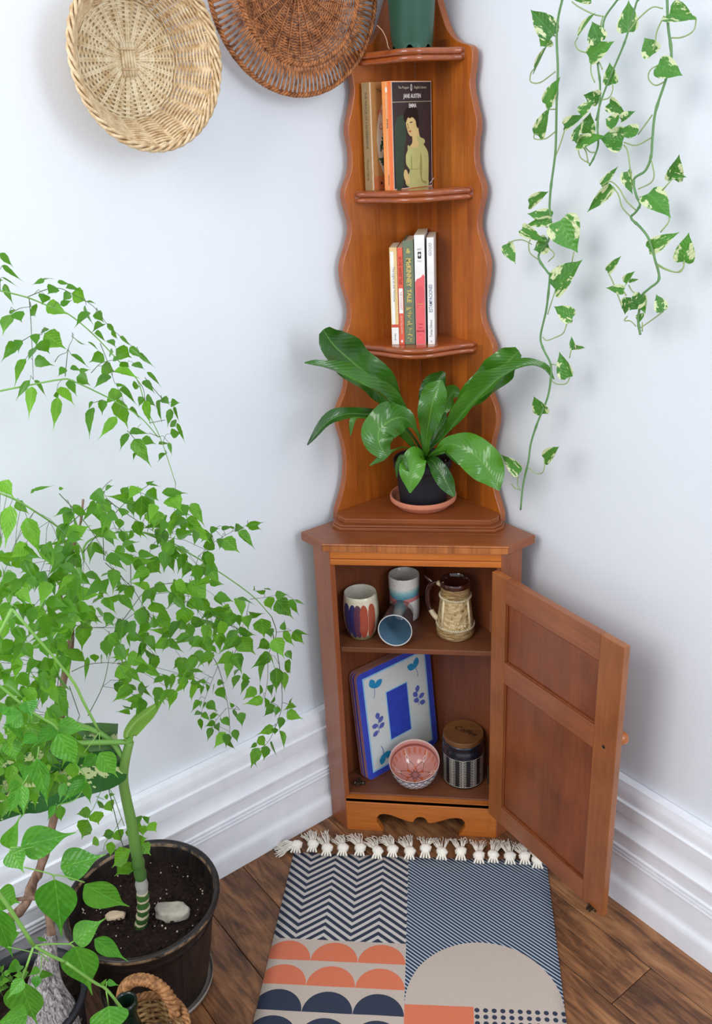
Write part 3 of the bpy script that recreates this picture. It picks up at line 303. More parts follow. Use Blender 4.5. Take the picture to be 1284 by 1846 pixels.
VINES="""2.0 220,-30,1504 219,-29,1496 215,-25,1476 214,-24,1451 217,-27,1412 217,-27,1372 218,-28,1309 214,-24,1261 213,-23,1232 215,-24,1213 213,-23,1183 200,-10,1159 214,-24,1137 217,-26,1132 214,-24,1083 207,-17,1039 212,-22,1019 223,-32,998 224,-34,974 220,-30,941 207,-17,897 198,-8,858 195,-5,825 188,2,781 185,5,733;1.6 286,-96,1493 283,-93,1485 271,-80,1468 268,-77,1448 265,-75,1418 269,-79,1392 270,-80,1369 269,-79,1339 271,-81,1315 267,-77,1299 262,-71,1288;1.6 306,-116,1489 304,-114,1478 297,-107,1446 292,-102,1429 284,-94,1407 277,-87,1387 271,-81,1367 267,-77,1345;2.0 335,-145,1484 336,-146,1476 339,-149,1448 345,-155,1413 341,-151,1388 333,-143,1352 332,-142,1320 332,-142,1299 327,-137,1282 315,-125,1271 319,-129,1251 324,-134,1240 320,-130,1230 315,-125,1222 326,-136,1211 336,-146,1198 343,-152,1179 345,-155,1172 352,-161,1146 342,-152,1132 334,-144,1121 333,-143,1106 332,-142,1087 336,-146,1067"""
PETIOLES="""0.9 215,-25,1452 210,-20,1455;0.9 214,-23,1410 195,-5,1398 182,8,1400 182,8,1411 186,4,1416;0.9 217,-26,1362 206,-16,1363 203,-13,1369;0.9 217,-26,1333 204,-14,1324 190,0,1324 189,1,1330 195,-5,1330;0.9 218,-28,1299 225,-35,1320 230,-40,1340;0.9 269,-79,1469 256,-66,1474 239,-49,1485 231,-41,1492;0.9 252,-62,1429 242,-52,1433 237,-47,1442 240,-50,1449;0.9 268,-78,1469 265,-75,1452 265,-75,1440;0.9 271,-81,1407 266,-76,1417 259,-69,1422 254,-64,1424;0.9 270,-80,1370 280,-90,1372 284,-94,1380 284,-94,1388;0.9 263,-72,1392 258,-68,1404 257,-67,1418;0.9 297,-107,1447 307,-117,1460 321,-131,1471 332,-142,1468;0.9 341,-151,1435 354,-163,1434 364,-174,1439 366,-176,1448 363,-173,1455 340,-150,1460;0.9 334,-144,1460 328,-138,1444 327,-137,1430 325,-135,1423;0.9 341,-151,1387 331,-141,1383 323,-133,1391 324,-134,1401 332,-142,1406;0.9 330,-139,1349 316,-126,1326;0.9 331,-140,1322 315,-125,1313 301,-111,1317;0.9 263,-72,1290 250,-60,1299 246,-56,1316;0.9 260,-70,1292 256,-66,1308 247,-57,1316;0.9 269,-79,1305 261,-71,1306 252,-61,1317;0.9 312,-122,1273 306,-116,1305 301,-111,1314;0.9 333,-143,1294 337,-146,1277 334,-143,1267 321,-130,1259;0.9 320,-130,1232 308,-117,1244 299,-108,1259 288,-98,1268 278,-88,1262;0.9 315,-125,1223 304,-114,1235 299,-109,1250 291,-101,1262;0.9 323,-133,1249 334,-144,1250;0.9 347,-157,1258 357,-167,1273;0.9 349,-159,1206 357,-167,1220 356,-166,1230;0.9 346,-156,1165 357,-166,1159 372,-182,1157 377,-187,1164 376,-186,1171;0.9 199,-9,1155 188,2,1163 186,4,1178 194,-4,1192;0.9 214,-24,1153 222,-32,1164 214,-24,1173;0.9 190,0,1176 177,13,1181 164,26,1179 154,36,1173;0.9 246,-55,1156 248,-58,1171;0.9 215,-24,1201 209,-18,1203 206,-16,1206;0.9 216,-25,1074 221,-31,1095 226,-35,1114;0.9 210,-20,1038 216,-26,1034 228,-38,1041 239,-48,1050 243,-53,1065;0.9 223,-32,998 233,-43,999;0.9 225,-34,972 233,-43,969 246,-56,973 251,-60,985;0.9 249,-59,1014 251,-61,1028 255,-65,1031;0.9 196,-6,814 208,-17,809 217,-27,814 220,-30,826 219,-29,838;0.9 184,7,768 179,12,777 180,10,800;0.9 184,7,770 175,15,769 169,21,775;0.9 349,-158,1165 358,-167,1160 369,-179,1157 375,-185,1161 377,-187,1167 377,-187,1173;0.9 333,-142,1120 323,-133,1125 318,-128,1133;0.9 292,-102,1148 300,-110,1132 310,-120,1107 312,-121,1101;0.9 312,-122,1125 316,-126,1118;0.9 330,-140,1078 323,-133,1084 316,-125,1083 319,-129,1090;0.9 336,-145,1077 345,-155,1087 360,-170,1104;0.9 338,-147,1072 337,-147,1085;0.9 333,-143,1074 332,-142,1090"""
FERN=[[0.1,0.15,[[14,120,796,8.6],[-2,110,845,6.9],[-27,100,884,22.7],[-65,80,940,59.2],[-103,50,986,66.7],[-129,30,1019,58.5],[-142,10,1050,20.8]]],[0.5,0.5,[[13,110,800,7.0],[0,90,847,6.1],[-20,60,892,18.5],[-56,30,936,30.6],[-104,0,974,28.1],[-142,-20,996,17.3],[-169,-30,1004,2.8]]],[0.2,0.3,[[8,120,796,5.5],[-16,100,848,5.3],[-48,80,879,11.3],[-82,50,892,17.7],[-114,20,902,21.8],[-145,0,893,22.3],[-176,-20,860,2.2]]],[0.3,0.2,[[-4,120,801,4.7],[-58,100,864,6.1],[-87,90,876,11.4],[-109,80,875,13.6],[-115,70,846,1.5]]],[0.0,0.1,[[17,80,815,6.8],[3,50,865,5.9],[-15,30,892,39.9],[-37,10,893,62.8],[-55,0,878,59.2],[-54,-10,858,46.6],[-42,-10,836,14.4]]],[0.0,0.25,[[18,70,814,10.6],[21,60,846,16.7],[27,50,880,34.8],[33,45,912,45.3],[40,50,933,39.7],[48,60,949,5.8]]],[0.0,0.2,[[19,130,801,5.5],[21,140,835,15.6],[27,150,880,46.6],[35,150,916,50.0],[49,150,940,7.6]]],[0.2,0.2,[[25,130,801,4.7],[41,130,862,15.4],[53,130,890,32.5],[67,120,909,30.2],[80,110,907,4.5]]],[0.2,0.2,[[23,100,808,4.6],[32,110,829,9.2],[44,120,853,19.2],[53,120,873,3.8]]],[-0.1,0.15,[[24,90,811,6.9],[49,80,851,9.8],[83,60,903,25.5],[112,50,936,46.6],[143,40,967,52.8],[163,30,991,46.9],[176,20,1007,17.2]]],[-0.4,0.5,[[22,90,809,6.1],[53,70,846,8.2],[87,40,898,28.9],[122,20,941,42.1],[149,10,968,27.6],[186,0,989,15.3],[212,-10,986,13.5],[231,-10,967,2.0]]],[0.1,0.15,[[22,80,803,4.6],[39,60,822,6.0],[62,40,841,29.4],[95,20,836,57.9],[120,10,817,63.1],[136,0,798,46.8],[148,-10,775,2.9]]],[0.2,0.3,[[26,80,803,3.8],[42,60,820,11.2],[58,50,828,16.3],[69,40,819,14.7],[78,30,806,2.2]]],[0.0,0.1,[[16,80,803,7.6],[7,50,818,29.8],[-1,30,809,44.4],[-4,20,789,38.8],[-6,15,759,3.0]]],[0.1,0.15,[[22,80,799,6.1],[33,55,802,20.6],[45,40,790,29.8],[58,30,770,27.9],[70,25,749,6.0]]],[0.2,0.2,[[-19,120,805,3.1],[-41,100,808,3.9],[-59,90,799,13.1],[-84,80,785,2.3]]],[0.2,0.2,[[4,120,796,3.9],[-18,110,829,13.1],[-32,100,848,17.6],[-43,90,836,3.1]]],[0.2,0.2,[[-6,25,795,3.0],[-19,30,821,7.4],[-29,30,805,6.7],[-30,28,784,1.9]]]]

# ------------------------------------------------------------------ materials
PLASTER = Mat('white_plaster', .75, .25)
_v = PLASTER.vec(); _n = PLASTER.noise(_v, 3.0, 3)
PLASTER.color(PLASTER.ramp(_n, [(.3, (.77, .80, .845)), (.7, (.81, .838, .88))])).bump(PLASTER.noise(_v, 260, 4, .6)+PLASTER.noise(_v, 22, 2)*.8, .22, .0012)
PLASTER = PLASTER.m
PAINT = Mat('white_gloss_paint', .38, .5)
_v = PAINT.vec(); PAINT.color(PAINT.ramp(PAINT.noise(_v, 30, 4), [(.2, (.80, .81, .85)), (.6, (.87, .875, .91))])).bump(PAINT.noise(_v, 60, 3), .10, .0012)
PAINT = PAINT.m
def floor_mat():
    m = Mat('walnut_laminate', .42, .5)
    v = m.vec((.13, 1, 1), rnd=True); X, Y, Z = m.xyz(); r = m.rand()
    g = m.noise(v, 55, 6, .65, 1.4); b = m.noise(m.vec((.35, 1, 1), rnd=True), 14, 4, .6, 2.0)
    f = g*.6+b*.5-.05
    c = m.ramp(f, [(.32, lin((56, 34, 22))), (.44, lin((102, 66, 42))), (.57, lin((148, 100, 64))), (.72, lin((182, 134, 90)))])
    c = m.mix(.5, c, m.ramp(r, [(0, (.72,.66,.62)), (1, (1.1,1.08,1.05))]), 'MULTIPLY')
    m.color(c); m.bump(m.noise(v, 160, 3), .15, .0006); return m.m
FLOORM = floor_mat()
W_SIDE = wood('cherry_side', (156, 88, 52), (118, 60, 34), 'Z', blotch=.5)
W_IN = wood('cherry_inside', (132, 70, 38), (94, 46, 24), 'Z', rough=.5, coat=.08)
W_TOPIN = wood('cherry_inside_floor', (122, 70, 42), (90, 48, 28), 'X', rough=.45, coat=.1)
W_RAIL = wood('maple_rail', (196, 112, 44), (156, 76, 22), 'X')
W_TOP = wood('cherry_top', (146, 80, 38), (106, 50, 20), 'X', blotch=.7)
W_HUTCH = wood('honey_board', (186, 100, 30), (128, 56, 10), 'Z', rnd=True, blotch=.75)
W_BOARD = wood('honey_glued_board', (190, 104, 32), (126, 56, 10), 'Z', rnd=True, blotch=.8, tone=.34)
W_EDGE = wood('honey_edge', (166, 92, 48), (122, 60, 28), 'Z')
W_SHELF = wood('honey_shelf', (164, 82, 34), (104, 44, 14), 'X', rough=.16, coat=.7)
W_DOOR = wood('door_frame_wood', (164, 98, 50), (118, 62, 28), 'Z', blotch=.9)
W_DOORR = wood('door_rail_wood', (158, 92, 52), (114, 60, 32), 'X', blotch=.9)
W_PANEL = wood('door_panel_wood', (142, 74, 34), (88, 38, 18), 'Z', rough=.3, blotch=1.0)
W_EDGEG = wood('end_grain', (186, 112, 58), (86, 38, 14), 'Z', streak=1.0)
BRASS = simple('aged_metal', (92, 80, 66), .4, .2, 300, Metallic=.8)
IRON = simple('dark_hinge', (48, 36, 30), .45, .1, Metallic=.5)
BLACKP = simple('black_plastic', (24, 26, 34), .55, .1)
GREENP = simple('green_plastic', (44, 84, 66), .28, .06, 20)
TERRA = simple('terracotta', (206, 128, 98), .8, .08, 120, bump=.1)
def soil_mat():
    m = Mat('potting_soil', .95, .2); v = m.vec(); c = m.ramp(m.noise(v, 180, 5, .7), [(.3, lin((14, 10, 9))), (.6, lin((46, 32, 26))), (.8, lin((98, 76, 60)))])
    m.color(c); m.bump(m.noise(v, 250, 4), .8, .004); return m.m
SOIL = soil_mat()
PERL = simple('perlite', (206, 190, 170), .9)
def leaf_mat(name, hi, lo, vein=.35, trans=.35, edge=None, rough=.36, var=.45, white=None, tcol=None, ribs=True):
    m = Mat(name, rough, .45); X, Y, Z = m.xyz(); r = m.rand()
    v = m.vec(rnd=True)
    f = m.noise(v, 2.2, 2)*.5+r*var*.9+.12
    c = m.ramp(f, [(.25, lin(lo)), (.8, lin(hi))])
    if ribs:
        mid = X.abs() < .012
        c = m.mix(mid*vein, c, tuple(min(1, q*1.7+.03) for q in lin(hi)))
        rb = (((Y*6.5)-(X.abs()*5.0)).fr()-.5).abs()
        m.bump(rb*.45+m.noise(v, 4, 2)*1.4, .26, .02)
    if white:
        n = m.noise(v, 2.3, 3, .6, 1.2); e = m.noise(m.vec((1, .35, 1), rnd=True), 5, 3, .5, .8)
        k = ((n*.6+e*.4+X.abs()*.46-.640)*26).clamp()
        c = m.mix(k, c, lin(white))
    m.color(c)
    t = m.new('ShaderNodeBsdfTranslucent'); mx = m.new('ShaderNodeMixShader'); mx.inputs[0].default_value = trans
    tc = m.mix(.5, c, lin(tcol or (150, 200, 60))); m.ln(tc, t.inputs[0])
    m.ln(m.b.outputs[0], mx.inputs[1]); m.ln(t.outputs[0], mx.inputs[2])
    m.ln(mx.outputs[0], m.nt.nodes['Material Output'].inputs[0])
    return m.m
LEAF_A = leaf_mat('tree_leaf', (120, 184, 48), (34, 96, 18), tcol=(150, 210, 40), rough=.3, trans=.38, var=.6)
LEAF_F = leaf_mat('large_front_leaf', (98, 168, 50), (48, 126, 30), rough=.26, tcol=(130, 200, 50), trans=.28)
LEAF_P = leaf_mat('variegated_leaf', (80, 146, 54), (40, 100, 38), white=(222, 228, 178), trans=.22)
STEMG = simple('green_stem', (128, 178, 82), .5)
STEMD = simple('dark_stem', (92, 112, 70), .6)
VINEM = simple('vine_green', (98, 140, 82), .5, .15)
PETI = simple('pale_petiole', (148, 172, 108), .5, .12)
def bark():
    m = Mat('brown_bark', .85, .2); v = m.vec((1, 1, .3)); m.color(m.ramp(m.noise(v, 90, 4), [(.35, lin((96, 72, 58))), (.65, lin((158, 128, 108)))])); m.bump(m.noise(v, 140, 3), .5, .002); return m.m
BARK = bark()

# ------------------------------------------------------------------ setting
WS = .29   # x + y of the right wall, y - x of the left wall
def frame_right(s, d, z):   # s along wall from corner, d out of wall
    return ((s-d)/sqrt(2), WS-(s+d)/sqrt(2), z)
def frame_left(s, d, z):
    return (-(s-d)/sqrt(2), WS-(s+d)/sqrt(2), z)
def wallbox(fr, s1, h):
    v = [fr(*p) for p in ((0,0,0),(s1,0,0),(s1,0,h),(0,0,h),(-.1,-.1,0),(s1,-.1,0),(s1,-.1,h),(-.1,-.1,h))]
    f = [(0,1,2,3),(4,7,6,5),(0,4,5,1),(3,2,6,7),(1,5,6,2),(0,3,7,4)]
    if fr is frame_left: f = [tuple(reversed(q)) for q in f]
    return v, f
struct('wall_left', wallbox(frame_left, 2.6, 2.5), PLASTER)
struct('wall_right', wallbox(frame_right, 2.6, 2.5), PLASTER)
bead = lambda z: [(.0325, z-.0035), (.0352, z-.0022), (.0362, z), (.0352, z+.0022), (.0325, z+.0035)]
bprof = [(.0415,0),(.0415,.036),(.0405,.043),(.0375,.049),(.0345,.053),(.0335,.060),(.0330,.100)]+bead(.106)+bead(.1145)+bead(.123)+[(.0325,.130),(.0325,.150),(.0345,.153),(.0345,.158),(.0305,.163),(.027,.170),(.025,.180),(.0245,.190),(.0265,.1915),(.0265,.2160),(.0215,.2175),(.0215,.2400),(.0200,.243),(.0165,.2535),(.001,.2545),(.001,0)]
def baseb(fr, s1):
    v, f = [], []; n = len(bprof)
    for d, z in bprof: v.append(fr(d if True else 0, d, z))      # mitred in the corner
    for d, z in bprof: v.append(fr(s1, d, z))
    for i in range(n-1): f.append((i, i+1, n+i+1, n+i))
    f.append(tuple(range(n-1,-1,-1))); f.append(tuple(range(n, 2*n)))
    if fr is frame_left: f = [tuple(reversed(q)) for q in f]
    return v, f
struct('baseboard_left', baseb(frame_left, 2.6), PAINT, angle=32)
struct('baseboard_right', baseb(frame_right, 2.6), PAINT, angle=32)
# floor: planks run parallel to the right wall
d2 = 1/sqrt(2)
fl = struct('floor', xf(box(-.205, 2.5, -2.5, .205, -.03, -.0121), Matrix(((d2, d2, 0, 0), (-d2, d2, 0, 0), (0, 0, 1, 0), (0, 0, 0, 1)))), FLOORM)
prng = random.Random(5)
e0 = .1985
base_me = {}
k = 0
e = e0
while e > -2.4:
    e1 = e-.106; f0 = -.205; L = prng.uniform(.35, 1.1)
    while f0 < 2.45:
        f1 = min(2.45, f0+L)
        g = .0006
        key = (round(f1-f0, 3))
        vf = box(g, f1-f0-g, -.106+g, -g, -.012, 0)
        o = part('plank', vf, FLOORM, fl, bevel=.0008, seg=1)
        o.location = ((f0+e)*d2, (e-f0)*d2, prng.uniform(-.0002, 0)); o.rotation_euler = (0, 0, -pi/4)
        f0 = f1; L = prng.uniform(.8, 1.2)
    e = e1

# ------------------------------------------------------------------ corner cabinet
cab = thing('corner_cabinet', 'orange-brown wooden corner cabinet with open door and scalloped shelf tower', 'cabinet')
part('side_panel', prism([(-.155,0),(-.192,.037),(-.1835,.0455),(-.1465,.0085)], 0, .649), W_SIDE, cab, bevel=.0012)
part('side_panel', prism([(.155,0),(.192,.037),(.1835,.0455),(.1465,.0085)], 0, .649), W_SIDE, cab, bevel=.0012)
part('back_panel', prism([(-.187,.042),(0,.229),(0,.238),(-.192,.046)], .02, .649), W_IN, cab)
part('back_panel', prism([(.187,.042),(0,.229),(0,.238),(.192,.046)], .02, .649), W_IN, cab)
rl = part('top_rail', merge(box(-.154,.154,.0008,.016,.6345,.649), box(-.154,.154,0,.016,.622,.6335)), W_RAIL, cab, bevel=.0012)
cut = [(.078,0),(.084,.010),(.091,.024),(.0905,.036),(.084,.0445),(.074,.0465),(.060,.044),(.044,.037),(.028,.031),(.0185,.029),(.0145,.0295),(.0125,.036),(.0075,.042),(0,.044)]
pl = [(-.154,0),(-.154,.084),(.154,.084),(.154,0)]+cut+[(-a, b) for a, b in reversed(cut[:-1])]
ap = part('apron', merge(xf(prism(pl, 0, .015), Matrix(((1,0,0,0),(0,0,1,0),(0,1,0,0),(0,0,0,1)))), ), W_RAIL, cab, bevel=.001)
part('apron_bead', merge(tube([(-.153,.0005,.0735),(.139,.0005,.0735)], .0022, 8), box(-.153,.153,.0,.0118,.076,.0852)), W_RAIL, ap)
shp = lambda y0, w: [(-w,y0),(w,y0),(w+.032,y0+.036),(0,.2265),(-w-.032,y0+.036)]
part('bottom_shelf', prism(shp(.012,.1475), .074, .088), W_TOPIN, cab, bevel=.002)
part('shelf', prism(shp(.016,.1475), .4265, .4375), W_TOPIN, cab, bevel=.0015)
def slab(o, z0, z1, name, mat, bev, a=.1664, b=.2135, y=-.002):
    return part(name, prism([(-a,y),(a,y),(b,y+(b-a)),(b+.0015,y+(b-a)+.0035),(0,.2665),(-b-.0015,y+(b-a)+.0035),(-b,y+(b-a))], z0, z1), mat, o, bevel=bev, seg=3)
slab(cab, .649, .6655, 'countertop', W_TOP, .0025)
part('front_edge_band', merge(tube([(-.166,-.0018,.6635),(.166,-.0018,.6635)], .0016, 8), box(-.165,.165,-.0034,-.001,.6505,.6612)), W_EDGEG, cab, bevel=.0005)
# door, hinge line at the right
dr = part('door', merge(box(.0,.310,.0052,.0128,.070,.618)), W_PANEL, cab, loc=(.1378,-.006,0), rot=(0,0,atan2(-.779,.627)), bevel=.0005)
# rebate the core so that only the frame reaches full thickness
dr.data = mesh('door_core', box(.02,.295,.0055,.0095,.09,.60), W_PANEL)
for x0, x1 in ((0,.038),(.262,.310)): part('stile', box(x0,x1,0,.0130,.070,.618), W_DOOR, dr, bevel=.0009)
for z0, z1 in ((.5705,.618),(.4035,.4475),(.070,.1125)): part('rail', box(.038,.262,.0001,.0129,z0,z1), W_DOORR, dr, bevel=.0006)
for z0, z1 in ((.4475,.5705),(.1125,.4035)):
    fr = []
    part('panel_moulding', merge(box(.038,.0415,.0022,.0056,z0,z1), box(.2585,.262,.0022,.0056,z0,z1), box(.0415,.2585,.0022,.0056,z0,z0+.0035), box(.0415,.2585,.0022,.0056,z1-.0035,z1)), W_PANEL, dr, bevel=.0012)
part('knob', xf(lathe([(0,0),(.007,0),(.0055,.004),(.005,.012),(.0085,.018),(.0120,.025),(.0118,.031),(.008,.036),(0,.0376)], 24), Matrix.Translation((.2845,.0126,.4195)) @ Matrix.Rotation(-pi/2, 4, 'X')), W_RAIL, dr, smooth=True, label='round wooden knob on the outer face')
part('screw', merge(xf(lathe([(0,.0006),(.0022,.0008),(.0034,.0002),(.0036,-.0004)], 14), Matrix.Translation((.2845,.0,.4195)) @ Matrix.Rotation(pi/2, 4, 'X'))), IRON, dr)
for z, hm in ((.165, IRON), (.515, simple('bronzed_hinge', (110, 66, 42), .4, .1))):
    part('hinge', merge(box(-.0014,.0006,-.0006,.010,z-.022,z+.022), tube([(-.0016,.0,z-.022),(-.0016,.0,z+.022)], .0018, 8)), hm, dr, label='small metal hinge')
part('catch_strike', merge(box(.277,.297,-.0022,0,.0705,.0745), box(.2835,.2855,-.011,-.002,.071,.078), box(.289,.291,-.011,-.002,.071,.078), ball((.280,-.003,.0755),.0022,8,5), ball((.294,-.003,.0755),.0022,8,5)), BRASS, dr)
part('roller_catch', merge(box(-.142,-.118,.036,.046,.088,.0905), box(-.134,-.127,.030,.048,.090,.099), ball((-.1385,.035,.0945),.0042,10,6), ball((-.1215,.035,.0945),.0042,10,6), tube([(-.1385,.035,.0945),(-.1215,.035,.0945)], .0016, 6)), BRASS, cab, label='small brass roller catch on the bottom shelf')
# scalloped back boards of the shelf tower
hp = [(0,1.640),(.012,1.628),(.022,1.602),(.030,1.57),(.0405,1.532),(.047,1.512),(.054,1.493),(.0635,1.478),(.076,1.468),(.0905,1.4625),(.0965,1.4555),(.0972,1.444),(.0958,1.430),(.0935,1.414),(.0935,1.403),(.0962,1.388),(.0998,1.3725),(.1040,1.356),(.1045,1.340),(.1018,1.323),(.1010,1.3045),(.1025,1.2877),(.107,1.273),(.1128,1.2585),(.1146,1.245),(.111,1.224),(.107,1.204),(.107,1.1876),(.1122,1.1677),(.1185,1.15),(.1225,1.134),(.123,1.12),(.1205,1.095),(.115,1.07),(.1135,1.051),(.1168,1.031),(.1255,1.011),(.1332,.9967),(.1348,.982),(.1308,.9635),(.1262,.945),(.1248,.928),(.1300,.908),(.1395,.886),(.1428,.868),(.1418,.850),(.1370,.825),(.1338,.800),(.1332,.775),(.1360,.745),(.1420,.718),(.1495,.695),(.1530,.680),(.1535,.6660)]
sp = [(q.x, q.y) for q in spline([(a, b, 0) for a, b in hp], 2)]
IN = .252; TH = .0135
for sx in (-1, 1):
    # five glued boards per side: strips across the width, cut along the scalloped outline
    o = part('tower_back', prism([(0,.666)]+sp, 0, TH, lambda p: (sx*(p[0]+p[2]*d2), IN-p[0]+p[2]*d2, p[1])), [W_HUTCH, W_EDGE], cab, bevel=.0012)
    me = o.data
    nrm = Vector((-sx*d2, -d2, 0))
    if sx > 0: me.flip_normals()
    me.update()
    for p in me.polygons:
        if abs(p.normal.dot(nrm)) < .5: p.material_index = 1
    # glued board strips slightly proud of each other
    edges = [0, .036, .062, .090, .118, .160]
    for i in range(5):
        a, b = edges[i], edges[i+1]
        top = [q for q in sp]
        # clip outline to the strip a..b, inset from the scalloped edge
        zz = []
        for xx in (a+.0004, b-.0004):
            seg = []
            for j in range(len(sp)-1):
                (x0, z0), (x1, z1) = sp[j], sp[j+1]
                if (x0-.006-xx)*(x1-.006-xx) < 0: seg.append(z0+(z1-z0)*(xx-x0+.006)/(x1-x0))
            zz.append(max(seg) if seg else None)
        if i > 3 or not zz[1]: continue
        z_in, z_out = (zz[0] or 1.61), zz[1]
        # only the region where the strip lies wholly behind the outline
        lim = {0: 1.538, 1: 1.475, 2: 1.452, 3: .990}[i]
        if i == 3:
            rng = [(1.108, 1.150)] if False else []
            poly2 = [(a+.0004,.686),(b-.0004,.686),(b-.0004,.990),(a+.0004,.990)]
        else:
            poly2 = [(a+.0004,.686),(b-.0004,.686),(b-.0004,lim),(a+.0004,lim)]
            if i == 2: poly2 = [(a+.0004,.686),(b-.0004,.686),(b-.0004,1.452),(a+.0004,1.452)]
        g = prism(poly2, -.0004, .0003, lambda p: (sx*(p[0]+p[2]*d2), IN-p[0]+p[2]*d2, p[1]))
        ob = part('board', g, W_BOARD, o)
        if sx > 0: ob.data.flip_normals()
# tower foot with moulded front
part('tower_foot', merge(prism([(-.143,.054),(.143,.054),(.1585,.0695),(.1600,.092),(0,.251),(-.1600,.092),(-.1585,.0695)], .6655, .6715),
     prism([(-.140,.058),(.140,.058),(.1555,.0735),(.1570,.094),(0,.251),(-.1570,.094),(-.1555,.0735)], .6715, .6745),
     prism([(-.1345,.0665),(.1345,.0665),(.1495,.0815),(.1510,.100),(0,.251),(-.1510,.100),(-.1495,.0815)], .6745, .685)), W_TOP, cab, bevel=.0022, seg=3)
def curved_shelf(z, hw, bulge):
    ye = IN-hw; n = 28
    front = [(-hw+2*hw*i/n, ye-bulge*(cos(pi*(-1+2*i/n))+1)/2) for i in range(n+1)]
    o = part('shelf', prism(front+[(0, IN-.0005)], z-.0175, z-.0015), W_SHELF, cab)
    part('shelf_top', prism([(x*.995, y+.0035) for x, y in front]+[(0, IN-.0005)], z-.003, z), W_SHELF, o)
    ins = [(x*.985, y-.0005) for x, y in front]
    for dz, r in ((.0052, .0050), (.0148, .0045)):
        part('bead_moulding', tube([(x, y, z-dz) for x, y in ins], [r*(.55 if i in (0, n) else 1) for i in range(n+1)], 12), W_SHELF, o, smooth=True)
curved_shelf(.9946, .1073, .042)
curved_shelf(1.2522, .0997, .034)
curved_shelf(1.461, .0850, .046)

# ------------------------------------------------------------------ books
PAPER = simple('aged_paper', (222, 206, 176), .9, .1, 400)
def flatm(name, rgb, rough=.5, var=.06): return simple(name, rgb, rough, var, 60)
def decal(parent, items, name='cover_print', basis=None, label=None):
    """items: list of (outline or (v,f), material index); later ones lie slightly proud"""
    mats, L = [], []
    for i, (g, m) in enumerate(items):
        if not (isinstance(g, tuple) and len(g) == 2 and isinstance(g[1], list) and g[1] and isinstance(g[1][0], tuple) and isinstance(g[0], list)): g = flat(g)
        g = ([(p[0], p[1], .00006*(i+1)) for p in g[0]], g[1])
        if m not in mats: mats.append(m)
        L.append(setm(g, mats.index(m)))
    vf = merge(*L)
    return part(name, xf(vf, basis), mats, parent, label=label)
def book(name, label, loc, rz, t, d, h, cover, group, soft=True, lean=0):
    b = thing(name, label, 'book', loc, rz, group)
    if lean: b.rotation_euler = (0, lean, rz)
    c = .0006 if soft else .002; o = 0 if soft else .002
    part('cover', merge(box(0,t,0,c,0,h), box(0,c,c,d,0,h), box(t-c,t,c,d,0,h)), cover, b, bevel=.0005 if soft else .0012)
    part('pages', box(c,t-c,c+.0002,d-.0005-o,o+.0003,h-.0004-o), PAPER, b)
    return b
SPINE = Matrix(((1,0,0,0),(0,0,-1,0),(0,1,0,0),(0,0,0,1)))          # x,y of the print -> x,z on the spine at y=0-
def RIGHT(t): return Matrix(((0,0,1,t),(1,0,0,0),(0,1,0,0),(0,0,0,1)))   # print x -> depth, y -> z on the +x cover
INK = flatm('black_ink', (38, 32, 30)); CREAM = flatm('cream_print', (226, 214, 188)); WHITEP = flatm('white_print', (236, 232, 226)); REDP = flatm('red_print', (202, 82, 62))
def spine_text(s, size, t, z, down=True, cx=None, bold=0, sx=1):
    g = text_vf(s, size, (sx, 1), bold=bold); R = Matrix.Rotation(-pi/2 if down else pi/2, 4, 'Z')
    return xf(g, Matrix.Translation((t/2 if cx is None else cx, z, 0)) @ R)
def rect(x0, x1, y0, y1): return [(x0,y0),(x1,y0),(x1,y1),(x0,y1)]
def tg(s, size, x, y, bold=0, sx=1, align='CENTER', shear=0): return xf(text_vf(s, size, (sx, 1), align, bold, shear), Matrix.Translation((x, y, 0)))
ZS2, ZS3 = 1.2523, .9947
OR = flatm('orange_cover', (240, 150, 78)); ORD = flatm('orange_shade', (240, 120, 66)); DK = flatm('dark_cover', (58, 46, 48)); GRN = flatm('dark_green_paint', (52, 74, 56)); SKIN = flatm('painted_skin', (226, 198, 134)); DRESS = flatm('painted_dress', (196, 196, 128)); DRESS2 = flatm('painted_dress_shade', (160, 158, 92)); HAIR = flatm('painted_hair', (26, 11, 13)); BLUSH = flatm('painted_blush', (206, 150, 100))
h = .1645; t = .0200; d = .100
b = book('paperback_book', 'orange-spined paperback with a woman in a pale dress on its dark cover', (-.0475, .149, ZS2), -.6435, t, d, h, OR, 'paperbacks on the second shelf')
def cp(pts): return [((x-562)/552*d*.98+.004, h-(y-125)/1560*h) for x, y in pts]
S_ = smoothpoly
mm = Matrix.Translation((.0001,0,0)) @ RIGHT(t)
